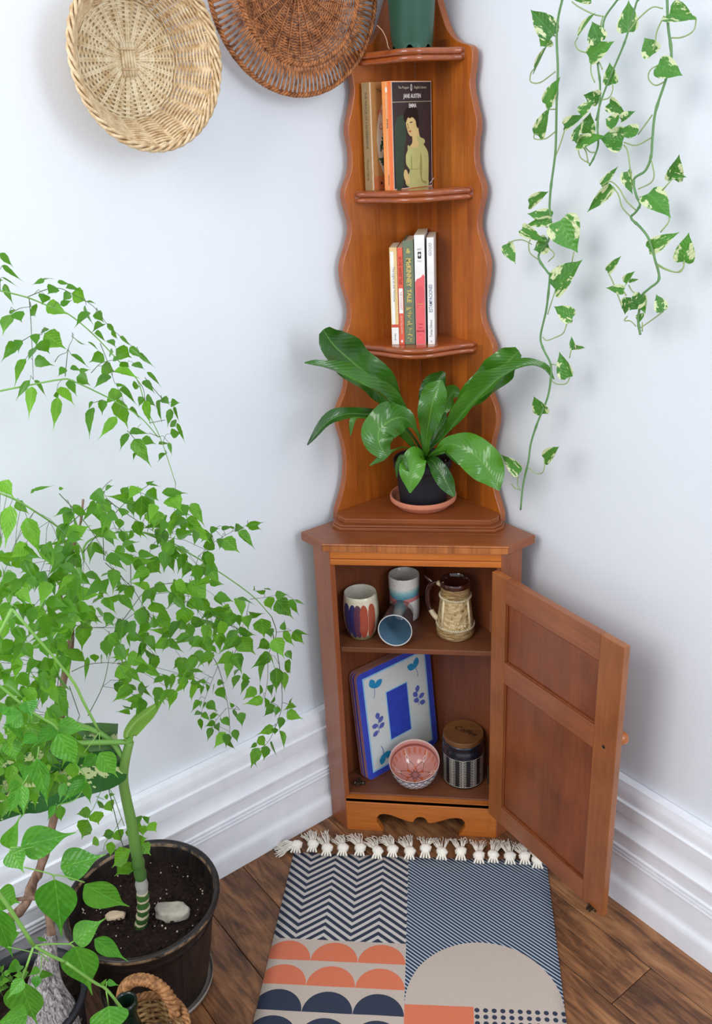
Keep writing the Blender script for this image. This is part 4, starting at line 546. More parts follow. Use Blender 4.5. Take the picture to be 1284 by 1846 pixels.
lines = [(rect(.0012, d-.0006, .001, h-.001), WHITEP), (rect(.0022, d-.0014, .0018, h-.0018), DK),
 (S_(cp([(585,700),(700,620),(730,900),(700,1100),(690,1500),(660,1660),(580,1660),(575,1100)])), GRN), (rect(.0022, d-.0014, .1332, .1338), CREAM),
 (S_(cp([(700,640),(720,540),(800,480),(880,510),(905,600),(890,740),(850,730),(760,640),(712,690)])), HAIR),
 (S_(cp([(728,700),(738,610),(800,575),(880,620),(885,740),(862,860),(806,915),(764,874),(740,790)])), SKIN),
 (S_(cp([(815,850),(888,760),(925,930),(985,1010),(870,1100),(770,1080),(815,1000)])), SKIN),
 (S_(cp([(716,700),(710,600),(760,530),(850,530),(905,610),(912,720),(895,800),(876,760),(868,700),(845,660),(815,640),(785,655),(765,640),(745,670),(730,715)])), HAIR),
 (S_(cp([(748,1040),(800,1075),(880,1080),(930,1000),(985,1060),(1040,1180),(1045,1400),(1040,1560),(1030,1668),(860,1672),(770,1668),(705,1600),(735,1500),(770,1410),(722,1320),(718,1190),(745,1110)])), DRESS),
 (S_(cp([(930,1150),(950,1300),(945,1560),(1000,1600),(1010,1640),(935,1590),(915,1400)]),3), DRESS2),
 (S_(cp([(735,1385),(850,1400),(930,1385),(850,1412)]),3), DRESS2), (S_(cp([(790,1200),(800,1200),(804,1390),(792,1390)]),2), DRESS2),
 (S_(cp([(880,920),(985,970),(985,1030),(930,1060),(900,1000)]),3), DRESS),
 (S_(cp([(680,1480),(690,1405),(720,1400),(742,1460),(770,1570),(735,1620),(700,1560)]),3), SKIN),
 (S_(cp([(735,735),(755,730),(752,742)]),2), HAIR), (S_(cp([(785,708),(815,704),(815,716),(790,720)]),2), HAIR), (S_(cp([(762,835),(800,830),(790,850),(770,850)]),2), REDP), (S_(cp([(758,740),(768,800),(752,802)]),2), BLUSH),
 (S_([((.048+.0022*cos(a)), (.1545+.0052*sin(a))) for a in [i*.6283 for i in range(10)]],2), WHITEP),
 (S_([((.048+.0010*cos(a)), (.1548+.0034*sin(a))) for a in [i*.6283 for i in range(10)]],2), DK),
 (tg('The Penguin', .0052, .0290, .1545), CREAM), (tg('English Library', .0052, .0705, .1545), CREAM),
 (tg('JANE AUSTEN', .0085, .050, .1418, .0002, .82), WHITEP), (tg('EMMA', .0085, .050, .1273, .0002, .82), WHITEP), (cp([(1115,1555),(1050,1640),(1058,1648),(1118,1568)]), WHITEP)]
decal(b, lines, basis=mm, label='dark cover with a painted woman in a pale dress')
decal(b, [(rect(.0130,.0195,.001,h-.001), ORD), (rect(.0088,.0093,.001,h-.001), WHITEP), (spine_text('EMMA', .0052, t, h*.62), INK), (spine_text('Jane Austen', .0048, t, h*.80), CREAM), (spine_text('PENGUIN', .004, t, .016), INK), (S_([((.010+.0022*cos(a)), (.152+.0042*sin(a))) for a in [i*.7854 for i in range(8)]],2), WHITEP)], 'spine_print', basis=Matrix.Translation((0,-.0001,0)) @ SPINE)
TAN = flatm('tan_cover', (188, 136, 78)); TAN2 = flatm('olive_spine', (150, 124, 84)); TREEP = flatm('green_tree_print', (52, 88, 66))
t = .0172
b = book('paperback_book', 'worn tan paperback with an olive spine, left of the orange one', (-.0818, .1605, ZS2), -.6435, t, .1, .1650, TAN, 'paperbacks on the second shelf')
rr = random.Random(3)
tr = []
for i in range(46):
    yy = .030+rr.random()*.058; ww = .014*(1-(yy-.03)/.07)+.002; xx = .031+rr.uniform(-1, 1)*ww; r_ = rr.uniform(.0012, .0032)
    tr.append((S_([(xx+r_*cos(a)*1.1, yy+r_*sin(a)) for a in (0, 1.2, 2.4, 3.6, 4.9)], 2), TREEP if rr.random() < .75 else CREAM))
oval = [(.044+.030*cos(a), .078+.062*sin(a)) for a in [i*pi/12 for i in range(24)]]
decal(b, [(rect(.0006,.0035,.0006,.1645), CREAM), (rect(.004,.0995,.001,.022), flatm('rust_print', (196, 112, 62))), (oval, CREAM)]+tr+[(tg('The Signet', .0075, .030, .152), INK), (tg('MO', .0135, .0245, .1195, 0, .8), REDP), (tg('CA', .0135, .0245, .098, 0, .8), REDP), (tg('A clas', .006, .034, .0125), INK), (tg('\u2217', .012, .019, .0105, .0003), INK)], basis=Matrix.Translation((.0001,0,0)) @ RIGHT(t))
decal(b, [(rect(.0004, t-.0012, .0006, .1645), TAN2), (spine_text('THE MAYOR OF CASTERBRIDGE', .0068, t, .108, sx=.88), INK), (spine_text('Thomas Hardy', .0058, t, .033), INK)], 'spine_print', basis=Matrix.Translation((0,-.0001,0)) @ SPINE)
# five upright books on the third shelf
G3 = 'books on the third shelf'
def shelf_book(name, label, x0, t, h, mat, soft, items, y=.1325, rz=0, lean=0):
    xm = max(abs(x0), abs(x0+t)); d = min(.112, IN-xm-y-.004)
    b = book(name, label, (x0, y, ZS3), rz, t, d, h, mat, G3, soft, lean)
    if items: decal(b, items, 'spine_print', basis=Matrix.Translation((0,-.0001,0)) @ SPINE)
    return b
T1 = .0128; T2 = .0092; T3 = .0182; T4 = .0170; T5 = .0118
CRM = flatm('straw_cover', (222, 190, 132)); GLD = flatm('gold_print', (206, 178, 96)); RED1 = flatm('vermilion_cover', (222, 92, 66)); SAGE = simple('sage_cloth', (112, 122, 98), .85, .15, 500, bump=.2, bscale=900); PNK = flatm('coral_pink', (230, 96, 100)); PNKD = flatm('deep_pink_line', (176, 52, 66)); WH = flatm('white_cover', (236, 232, 228)); GREY = flatm('grey_print', (128, 130, 138)); BLUEG = flatm('slate_print', (96, 106, 130))
shelf_book('paperback_book', 'thin straw-coloured book with red and white spine foot, leftmost on third shelf', -.0418, T1, .1665, CRM, True,
 [(rect(.0015, T1*.55, .03, .16), WH), (rect(.0003, T1-.0003, .0305, .036), REDP), (rect(.0003, T1-.0003, .0005, .0305), WH), (spine_text('The Light in the Window', .0058, T1, .105, sx=1.0), GREY), (spine_text('Novel', .005, T1, .014), INK)])
shelf_book('paperback_book', 'thin vermilion red book beside the sage green one', -.0284, T2, .1660, RED1, True,
 [(rect(.0012, T2-.0012, .055, .098), WH), (spine_text('SECOND HARVEST TALES', .0066, T2, .128, bold=.0001, sx=.62), flatm('dark_red_print', (150, 34, 28))), (spine_text('THE COLOURIST', .0052, T2, .077, sx=.8), RED1), (spine_text('SELECTED PAPERS', .0040, T2, .035), CREAM), (S_([(T2/2+.0018*cos(a), .006+.0026*sin(a)) for a in [i*1.0472 for i in range(6)]], 2), WH)])
shelf_book('hardback_book', 'worn sage green cloth hardback with gold spine lettering', -.0187, T3, .1770, SAGE, False,
 [(tg('&', .011, T3/2, .160, .0002), GLD), (spine_text('McKINNEY', .0110, T3, .1245, bold=.0004, sx=.9), GLD), (spine_text('TALE', .0100, T3, .085, bold=.0004), GLD)] + [(S_([(T3*(.25+.5*rr.random())+.0016*cos(a), .006+i*.0019+.0009*sin(a)) for a in (0, 1.5, 3, 4.5)], 2), GLD) for i in range(32)])
flame = [(.0004,.0005),(T4-.0004,.0005),(T4-.0004,.118),(T4*.85,.1215),(T4*.62,.1165),(T4*.4,.1145),(T4*.2,.1135),(.0004,.108)]
def wav(x0, z0, n, a, ph): return [(x0+a*sin(i*.7+ph), z0+i*.0026) for i in range(n)]
def strip(P, w): return [(x-w, y) for x, y in P]+[(x+w, y) for x, y in reversed(P)]
shelf_book('paperback_book', 'tall book with white upper spine and coral pink lower half', .0012, T4, .1860, WH, True,
 [(flame, PNK)]+[(strip(wav(T4*(.2+.15*i), .064+.003*i, 15-i, .0014, i*1.1), .00018), PNKD) for i in range(5)]+
 [(rect(T4*.33, T4*.67, .1475, .1585), flatm('dark_block', (44, 44, 48))), (tg('+', .010, T4/2, .1530, .0003), WH), (tg('POL', .0042, T4/2, .1430), GREY), (tg('ART', .0042, T4/2, .1625), GREY), (rect(T4*.25, T4*.75, .0705, .0715), GLD), (tg('e.r', .0045, T4/2, .066), GLD),
  (tg('THE', .0036, T4/2, .036), PNKD), (tg('SAN', .0036, T4/2, .030), PNKD), (tg('MIGUEL', .0040, T4/2, .024, .0001), PNKD), (tg('co', .0036, T4/2, .018), PNKD)], y=.1300)
shelf_book('paperback_book', 'thin white book with slate lettering, rightmost on third shelf', .0222, T5, .1815, WH, True,
 [(spine_text('ESTAMPACIONES', .0086, T5, .080, down=False, bold=.0001, sx=.72), BLUEG), (spine_text('Tomas Olivera', .0062, T5, .028, down=False, sx=.8), INK), (spine_text('GOOD', .0070, T5, .162, down=False), GREY), (tg('c', .006, T5/2, .006), INK)], y=.1300)

# ------------------------------------------------------------------ rug
def rug_mat():
    m = Mat('printed_cotton_rug', .95, .1); n = m.new('ShaderNodeUVMap'); sp_ = m.new('ShaderNodeSeparateXYZ'); m.ln(n.outputs[0], sp_.inputs[0])
    U, V = E(m.nt, sp_.outputs[0]), E(m.nt, sp_.outputs[1])            # metres: U from the divider, V from the fringe
    left = U < 0.0
    zig = (((U+.243)/.0965).fr()-.5).abs()*2.0                           # 0 at valley .. 1 at peaks
    zz = (((V-(1-zig)*.037+.10)/.0158).fr()) < .52
    # arcs: three per row, rows of .0485
    row = ((V-.2075)/.0495); ri = row.fl(); rv = row.fr()*.0495
    cu = (((U+.243)/.0810).fr()-.5)*.0810
    dy = .0455-rv
    dome = ((cu*cu+dy*dy*1.02).sqrt() < .0402)*(dy > 0.0)
    navyrow = ri > 1.5
    dg = (((U*.82+V*-1.0+2)/.0078).fr()) < .60
    cx, cy = .129, .3285
    cir = (((U-cx)*(U-cx)+(V-cy)*(V-cy)).sqrt() < .1285)
    low = V > cy
    cor = low*(U < .112)
    du = ((U/.0138).fr()-.5)*.0138; dv = (((V-cy)/.0118).fr()-.5)*.0118
    dot = ((du*du+dv*dv).sqrt() < .0041)
    edged = (((V/.0105).fr()-.5).abs() < .28)*(U < -.2385)*(V > .225)
    BG, CORAL, NAVY, LT = lin((192,176,164)), lin((212,118,88)), lin((56,62,78)), lin((200,192,186))
    cA = m.mix(zz, LT, NAVY); cB = m.mix(dome, BG, m.mix(navyrow, CORAL, NAVY)); cB = m.mix(edged, cB, NAVY)
    cL = m.mix(V > .2085, cA, cB)
    cS = m.mix(dg, lin((182,188,196)), lin((46,60,80)))
    cR = m.mix(cir+low*1.0, cS, BG); cR = m.mix(low*dot, cR, NAVY); cR = m.mix(cor, cR, CORAL)
    c = m.mix(left, cR, cL)
    wv = ((V/.0022).fr()-.5).abs(); wu = ((U/.0030).fr()-.5).abs()
    c = m.mix(.45, c, m.ramp(m.noise(m.vec(), 700, 2), [(.3, (.78,.78,.78)), (.7, (1.08,1.08,1.08))]), 'MULTIPLY')
    m.color(c); m.bump(wv*1.0+wu*.5, .5, .0008); return m.m
RUGM = rug_mat()
IVORY = simple('ivory_cotton', (248, 240, 226), .95, .06, 300, bump=.3, bscale=600)
rug = thing('fringed_rug', 'flat woven rug with chevrons, half circles and ivory tassels on wooden floor', 'rug')
def rug_pt(uu, vv):   # uu 0..1 left half, 1..2 right half ; vv metres
    k = vv/.37
    L = Vector((-.2536+.006*k, -.077-.37*k)); Mi = Vector((-.0199+.0205*k, -.0693-.368*k)); Rr = Vector((.2520+.0115*k, -.0580-.366*k))
    q = L.lerp(Mi, uu) if uu <= 1 else Mi.lerp(Rr, uu-1)
    return q
v, uv = [], []; NU, NV = 24, 44; VM = .86
for j in range(NV+1):
    for i in range(NU+1):
        uu = 2*i/NU; vv = VM*j/NV; q = rug_pt(uu, vv)
        z = .0035+.0011*(mnoise.noise(Vector((q.x*14, q.y*14, 0)))+.6)
        edge = .0 if 0 < i < NU and j > 0 else -.0004
        v.append((q.x, q.y, z+edge)); uv.append(((uu-1)*(.2340 if uu < 1 else .2580), vv))
f = [(j*(NU+1)+i, (j+1)*(NU+1)+i, (j+1)*(NU+1)+i+1, j*(NU+1)+i+1) for j in range(NV) for i in range(NU)]
ro = part('rug_body', (v, f), RUGM, rug, uv=uv, smooth=True)
so = ro.modifiers.new('thick', 'SOLIDIFY'); so.thickness = .0024; so.offset = -1
tassels = [[-250,-62,-290,-77],[-217,-57,-233,-18],[-186,-65,-207,-20],[-154,-62,-177,-27],[-119,-59,-141,-19],[-83,-64,-107,-27],[-53,-57,-77,-20],[-18,-60,-33,-17],[13,-49,12,-14],[46,-56,39,-15],[84,-51,76,-12],[120,-59,118,-14],[148,-55,154,-9],[181,-56,172,-9],[210,-53,198,-15],[234,-62,233,-40]]
for i, (kx, ky, tx, ty) in enumerate(tassels):
    K = Vector((kx/1000, ky/1000, .0095)); T = Vector((tx/1000, ty/1000, .006)); D = (T-K); D.z = 0; L = max(.030, D.length); D.normalize(); S = Vector((-D.y, D.x, 0))
    g = []
    A = K+Vector((0,-.020,-.004)); A.y = min(A.y, -.074)
    for q in (-1, -.33, .33, 1): g.append(tube(spline([A+Vector((q*.0095, .003, -.001)), K*.6+A*.4+Vector((q*.0055,0,.001)), K], 3), [.0022]*6+[.0016], 5))
    for s in range(30):
        sp0 = random.uniform(-1, 1); ln = L*random.uniform(.82, 1.12); h0 = random.uniform(.001, .010)
        p0 = K+S*(sp0*.004)+D*.002+Vector((0,0,random.uniform(-.002,.004)))
        p1 = K+D*(ln*.45)+S*(sp0*.0125)+Vector((0,0,h0-.002)); p2 = K+D*ln*.8+S*(sp0*.0165+random.uniform(-.003,.003)); p3 = K+D*ln+S*(sp0*.0175+random.uniform(-.004,.004))
        p2.z = random.uniform(.0022, .008); p3.z = random.uniform(.0016, .0045)
        g.append(tube(spline([p0, p1, p2, p3], 3), .00085, 4))
    ts = part('tassel', merge(*g), IVORY, rug, smooth=True)
    bv, bf = ball((0,0,0), (.0120,.0098,.0088), 14, 10)
    bv = [tuple(Vector(p)*(1+.10*sin(6*atan2(p[2], p[0])+p[1]*380))) for p in bv]
    R = Matrix.Translation(K) @ Matrix.Rotation(random.uniform(-.5,.5), 4, 'Z')
    part('knot', xf((bv, bf), R), IVORY, ts, smooth=True)

# ------------------------------------------------------------------ cups on the inner shelf
ZC = .4376
def glaze(name, fn, rough=.22): m = Mat(name, rough, .5); m.b.inputs['Coat Weight'].default_value = .4; fn(m); return m.m
def f_striped(m):
    X, Y, Z = m.xyz(); th = X.at2(Y*-1.0)         # 0 at the front, grows to the right
    c = m.ramp(m.noise(m.vec(), 60, 3), [(.3, lin((206,194,168))), (.7, lin((226,216,192)))])
    base = m.mix(((.020-Z)*90).clamp()+(((th.abs()-1.15)*3).clamp()), c, lin((138,134,92)))
    cols = [(-.78,(62,62,110)),(-.36,(52,48,98)),(-.05,(92,52,72)),(.30,(166,74,52)),(.78,(170,84,62))]
    for t0, rgb in cols:
        wob = m.noise(m.vec((1,1,1)), 50, 2)*.14-.07
        a = (th-t0+wob)/.235; b = (Z-.0455)/.0375; k = (a*a+b*b*b*b) < 1.0
        base = m.mix(k, base, lin(rgb))
    m.color(base)
CUP1 = glaze('striped_glaze', f_striped)
CUP1I = simple('cream_glaze', (206, 200, 184), .3)
g = thing('ceramic_tumbler', 'cream rounded tumbler with blue and rust brush stripes on cabinet shelf', 'cup', (-.1115, .0640, ZC), group='cups on the cabinet shelf')
part('body', lathe([(0,.0005),(.0215,0),(.0245,.002),(.0295,.013),(.0338,.030),(.0352,.048),(.0345,.066),(.0325,.081),(.0316,.086),(.0306,.0868)], 48), CUP1, g, smooth=True, scl=1.10)
part('lining', lathe([(.0306,.0868),(.0294,.0858),(.0296,.078),(.0320,.062),(.0325,.045),(.030,.025),(.022,.008),(0,.006)], 48), CUP1I, g, smooth=True, scl=1.10)
def f_white(m):
    X, Y, Z = m.xyz(); th = X.at2(Y); w = m.noise(m.vec(), 40, 2)*.006-.003; z = Z+w+(th*2.0+.6).sin()*.0022
    c = m.ramp((z*10.4).clamp(), [(0,lin((226,220,214))),(.47,lin((226,220,214))),(.475,lin((198,110,110))),(.56,lin((206,134,126))),(.575,lin((92,140,158))),(.66,lin((120,176,184))),(.74,lin((176,206,200))),(.80,lin((226,220,214)))])
    sp2 = m.voro(m.vec(), 190) < .12
    m.color(m.mix(sp2, c, lin((84,74,70))))
CUP2 = glaze('speckled_banded_glaze', f_white)
def f_sp(m): m.color(m.mix(m.voro(m.vec(), 190) < .12, lin((204,198,190)), lin((84,74,70))))
CUP2I = glaze('speckled_glaze', f_sp)
g = thing('ceramic_tumbler', 'straight white speckled tumbler with teal and pink bands at the back', 'cup', (-.0333, .1395, ZC), group='cups on the cabinet shelf')
part('body', lathe([(0,.0005),(.0265,0),(.0290,.003),(.0298,.020),(.0305,.060),(.0312,.092),(.0308,.0955),(.0300,.0965)], 48), CUP2, g, smooth=True)
part('lining', lathe([(.0300,.0965),(.0290,.0955),(.0285,.06),(.0278,.02),(.024,.006),(0,.005)], 48), CUP2I, g, smooth=True)
BLG = simple('slate_blue_glaze', (98, 130, 152), .14, .06, 30, Coat_Weight=.6); SMK = simple('smoky_brown_glaze', (92, 82, 84), .12, .12, 30, Coat_Weight=.8); RIMW = simple('pale_rim', (206, 204, 200), .3)
g = thing('ceramic_tumbler', 'slate blue tumbler lying on its side, mouth toward the front', 'cup', (-.0425, .0265, ZC+.0335), group='cups on the cabinet shelf')
g.rotation_euler = (pi/2-.075-pi, 0, 0)
g.rotation_euler = Vector((.05, 1, -.075)).to_track_quat('-Z', 'Y').to_euler()
part('body', lathe([(0,-.0855),(.022,-.0855),(.0258,-.083),(.0275,-.060),(.0305,-.030),(.0328,-.002)], 48), SMK, g, smooth=True)
part('rim', lathe([(.0328,-.002),(.0331,-.0005),(.0326,.0006),(.0315,.0004),(.0310,-.001)], 48), RIMW, g, smooth=True, label='pale rim')
part('lining', lathe([(.0310,-.001),(.0298,-.030),(.0265,-.060),(.021,-.076),(.012,-.0805),(0,-.0815)], 48), BLG, g, smooth=True)
# stein
def f_stein(m):
    X, Y, Z = m.xyz(); v = m.vec(); vo = m.voro(v, 105, rnd=1.0); n = m.noise(v, 130, 3); wr_ = m.noise(m.vec((1,1,9)), 32, 3, .6, 1.5)
    mid = (Z > .0235)*(Z < .0835)
    hgt = m.mix(mid, wr_.o, (vo*1.3+n*.5).o)
    c = m.ramp(hgt, [(.30, lin((70,44,22))), (.46, lin((158,120,68))), (.66, lin((216,190,138)))])
    c = m.mix(mid*.3, c, lin((150,110,58)))
    m.color(c); n_ = m.new('ShaderNodeBump'); n_.inputs['Strength'].default_value = 1.0; n_.inputs['Distance'].default_value = .004; m.ln(hgt, n_.inputs['Height']); m.ln(n_.outputs[0], m.b.inputs['Normal'])
STN = glaze('carved_tan_glaze', f_stein, .38)
BRN = simple('dark_brown_glaze', (66, 30, 20), .12, .15, 40, Coat_Weight=.7); IVG = simple('ivory_glaze', (226, 208, 168), .35, .1, 120)
def f_rope(m):
    X, Y, Z = m.xyz(); th = Y.at2(X); k = ((th*26/6.2832*2+Z*260).fr()-.5).abs() < .13
    m.color(m.mix(k, lin((228,212,174)), lin((96,66,36))))
ROPE = glaze('rope_glaze', f_rope, .35)
g = thing('beer_stein', 'tan relief-carved stein with brown rim and brown side handle', 'mug', (.0700, .0800, ZC), group='cups on the cabinet shelf')
part('body', lathe([(0,.0005),(.034,0),(.0368,.003),(.0372,.012),(.0362,.020),(.0352,.024),(.0318,.058),(.0288,.082),(.0280,.088),(.0278,.100),(.0282,.107)], 56), STN, g, smooth=True)
def rope(R, z, r, n, nm):
    o = []
    for ph in (0, pi):
        P = [((R+r*.55*cos(a*n+ph))*cos(a), (R+r*.55*cos(a*n+ph))*sin(a), z+r*.55*sin(a*n+ph)) for a in [2*pi*i/220 for i in range(220)]]
        o.append(tube(P, r*.62, 5, closed=True))
    return merge(*o)
part('rope_band', rope(.0295, .0845, .0022, 26, ''), ROPE, g, smooth=True, label='ivory twisted rope band')
part('rope_band', rope(.0358, .0235, .0024, 30, ''), ROPE, g, smooth=True, label='ivory twisted rope band')
for a in (-2.35, -.62):
    part('post', tube([(.0357*cos(a), .0357*sin(a), .026),(.0296*cos(a), .0296*sin(a), .083)], .0023, 8), IVG, g, smooth=True)
rl_ = random.Random(8); gg = []
for i in range(60):
    a = -1.5+rl_.uniform(-.72, .72); z = rl_.uniform(.030, .079); R = .0352-(z-.024)*.0100/.0600*.98+.0001
    gg.append(xf(ball((0,0,0), (rl_.uniform(.0012,.0038), .0011, rl_.uniform(.0010,.0030)), 7, 5), Matrix.Translation((R*cos(a), R*sin(a), z)) @ Matrix.Rotation(a+pi/2, 4, 'Z') @ Matrix.Rotation(rl_.uniform(-1,1), 4, 'Y')))
part('relief', merge(*gg), IVG, g, smooth=True, label='ivory carved relief figures')
part('rim', lathe([(.0282,.1060),(.0296,.1075),(.0300,.112),(.0296,.1165),(.0284,.1178),(.0270,.1165),(.0255,.10),(.0262,.05),(.024,.008),(0,.006)], 56), BRN, g, smooth=True, label='dark brown glazed rim and lining')
hp_ = spline([(-.024,.010,.103),(-.034,.014,.104),(-.045,.018,.098),(-.052,.021,.084),(-.0535,.021,.066),(-.051,.020,.048),(-.044,.016,.034),(-.034,.011,.026)], 5)
part('handle', merge(tube(hp_, [.0040+.0012*sin(pi*i/(len(hp_)-1)) for i in range(len(hp_))], 12), tube(spline([(-.043,.018,.101),(-.052,.023,.107),(-.060,.027,.112)], 4), [.0042]*4+[.004,.0036,.003,.0025,.0012], 10)), BRN, g, smooth=True, label='dark brown glazed handle')
part('handle_joint', merge(tube([(-.0245,.0085,.1015),(-.034,.0132,.1035)], [.0058,.0052], 12), tube(spline([(-.0485,.0185,.0405),(-.042,.0150,.031),(-.033,.0100,.024)], 3), [.0050,.0053,.0055,.0056,.0058,.006,.006], 12)), IVG, g, smooth=True, label='ivory joint between handle and body')

# ------------------------------------------------------------------ lower shelf
ZB = .0881
MATB = simple('placemat_blue', (58, 78, 190), .3, .12, 60); MATL = simple('placemat_light_blue', (150, 206, 240), .3); MATW = simple('placemat_offwhite', (222, 226, 222), .3, .03); MATT = simple('placemat_teal', (44, 146, 196), .3, .15, 200); MATP = simple('placemat_periwinkle', (92, 106, 186), .3, .15, 200); CORK = simple('brown_board_edge', (178, 122, 104), .8)
def rrect(w_, h_, r, n=6, x0=0, y0=0):
    P = []
    for cx, cy, a0 in ((w_-r, r, -pi/2), (w_-r, h_-r, 0), (r, h_-r, pi/2), (r, r, pi)):
        for i in range(n+1): a = a0+pi/2*i/n; P.append((x0+cx+r*cos(a), y0+cy+r*sin(a)))
    return P
MW, MH, MT = .198, .252, .0034
def mat_print():
    it = [(rrect(MW-.001, MH-.001, .012, x0=.0005, y0=.0005), MATB), (rect(.0145, MW-.0145, .0140, MH-.0140), MATL), (rect(.0180, MW-.0180, .0175, MH-.0175), MATW), (rect(.069, MW-.069, .067, MH-.067), MATL), (rect(.0715, MW-.0715, .0695, MH-.0695), MATB)]
    def lf(cx, cy, a, L, W, m_): return (S_([(cx+L*u*cos(a)-W*v_*sin(a), cy+L*u*sin(a)+W*v_*cos(a)) for u, v_ in ((0,0),(.3,.42),(.65,.5),(1,0),(.65,-.5),(.3,-.42))], 3), m_)
    def stem(a, b_): 
        a = Vector(a); b_ = Vector(b_); n_ = (b_-a).normalized(); s = Vector((-n_.y, n_.x))*.0006; md = (a+b_)/2+s*4
        return ([tuple(a-s), tuple(md-s), tuple(b_-s), tuple(b_+s), tuple(md+s), tuple(a+s)], MATP)
    def two(cx, cy, fl_):
        return [lf(cx, cy, 1.9 if fl_ > 0 else 1.3, .024, .015, MATT), lf(cx, cy, .5 if fl_ > 0 else 2.6, .025, .015, MATT), stem((cx, cy), (cx-.004*fl_, cy-.022))]
    def five(cx, cy, s):
        o = [stem((cx, cy-.020), (cx+.003*s, cy+.016))]
        for (dx, dy, a) in ((.002*s, .012, 1.57+.2*s), (.002*s, .003, .8 if s > 0 else 2.3), (-.001*s, -.003, 2.8 if s > 0 else .3), (.001, -.010, .5 if s > 0 else 2.6), (-.002*s, -.014, 3.6 if s > 0 else -.4)): o.append(lf(cx+dx, cy+dy, a, .0165, .011, MATP))
        return o
    it += two(.042, MH-.046, 1)+two(MW-.044, MH-.046, -1)+five(.042, MH/2-.006, 1)+five(MW-.044, MH/2+.010, -1)
    it += [(([(x, MH-y, z) for x, y, z in flat(q)[0]], [tuple(reversed(i)) for i in flat(q)[1]]), m_) for q, m_ in two(.046, MH-.046, 1)]
    return it
AX = Vector((.7049,.7093,0)); NB = Vector((-.7093,.7049,0)); lean = .0252/.254; UPm = (Vector((0,0,1))+NB*lean).normalized(); NM = AX.cross(UPm)    # NM faces the room
protos = None
for i in range(6):
    org = Vector((-.1119,.0470,ZB+.0004))-NM*(MT*(i)+.0004*i)+NB*0.0
    org += AX*([0,-.001,.0015,-.002,.001,-.0015][i])
    lab = ['front placemat of the leaning stack, blue border, off-white band and leaf sprigs'][0] if i == 0 else ['second', 'third', 'fourth', 'fifth', 'rearmost'][i-1]+' blue placemat from the front of the leaning stack'
    g = thing('placemat', lab, 'placemat', org, group='placemats stacked on edge in the cabinet')
    g.matrix_world = Matrix((( AX.x, UPm.x, NM.x, org.x), (AX.y, UPm.y, NM.y, org.y), (AX.z, UPm.z, NM.z, org.z), (0,0,0,1)))
    if protos is None:
        a_ = part('board', prism(rrect(MW, MH, .013), -MT, 0), CORK, g)
        b_ = decal(g, mat_print(), 'printed_face', basis=Matrix.Translation((0,0,.00005)))
        protos = (a_, b_)
    else:
        for p_ in protos:
            q = p_.copy(); C.objects.link(q); q.parent = g
# bowl
def f_pink(m):
    X, Y, Z = m.xyz(); r = (X*X+Y*Y).sqrt(); th = Y.at2(X)
    k6 = ((th*6.0).cos()+1)*.5
    c = m.ramp(m.noise(m.vec(), 700, 2), [(.35, lin((196,128,116))), (.65, lin((222,160,148)))])
    pet = ((r-(k6*.0135+.017)).abs() < .0009); c2 = m.mix(pet, c, lin((96,60,60)))
    dia = (((((th+.5236)*6/6.2832).fr()-.5).abs()*r*1.6+(r-.0375).abs()*.42) < .0044); c2 = m.mix(dia, c2, lin((238,214,200)))
    dia2 = (((((th+.5236)*6/6.2832).fr()-.5).abs()*r*1.6+(r-.0375).abs()*.42) < .0018); c2 = m.mix(dia2, c2, lin((172,88,74)))
    ray_ = ((th*24.0).sin() > .2)*(r > .0415)*(r < .0470); c2 = m.mix(ray_, c2, lin((206,120,92)))
    star = (r < (((th*10.0).cos()+1)*.0022+.0085)); c2 = m.mix(star, c2, lin((150,96,90))); c2 = m.mix(r < .0070, c2, lin((214,150,140)))
    for q in (.0022, .0045, .0066): c2 = m.mix((r-q).abs() < .0005, c2, lin((110,60,58)))
    fl6 = (((th*6.0+3.1416).cos()) > .62)*(r > .012)*(r < .020); c2 = m.mix(fl6, c2, lin((196,96,48)))
    c2 = m.mix((r-.0485).abs() < .0006, c2, lin((160,84,76))); c2 = m.mix(r > .0502, c2, lin((222,190,180)))
    m.color(c2)
PINK = glaze('patterned_pink_glaze', f_pink, .15)
def f_scale(m):
    X, Y, Z = m.xyz(); th = Y.at2(X); a = th*24/6.2832; b = Z/.0085
    v1 = ((a+b*.5).fr()-.5).abs(); v2 = ((a-b*.5).fr()-.5).abs(); k = (v1.mn(v2)) < .11
    c = m.mix(k, lin((232,232,232)), lin((116,130,154))); c = m.mix(Z > .0555, c, lin((52,62,84))); m.color(c)
SCL = glaze('blue_scale_glaze', f_scale, .2)
g = thing('ceramic_bowl', 'small tilted bowl with pink medallion inside and blue scale pattern outside', 'bowl', (-.0140, .0630, ZB+.0060))
g.rotation_euler = (.300, 0, 0)
part('body', lathe([(0,.0005),(.020,0),(.0225,.001),(.0235,.004),(.0350,.0085),(.0445,.020),(.0497,.034),(.0517,.0455),(.0522,.0495)], 60), SCL, g, smooth=True, scl=1.2)
part('lining', lathe([(.0522,.0495),(.0518,.0505),(.0508,.050),(.0482,.035),(.0425,.0225),(.032,.0125),(.016,.0068),(0,.0060)], 60), PINK, g, smooth=True, scl=1.2, label='pink medallion-patterned lining')
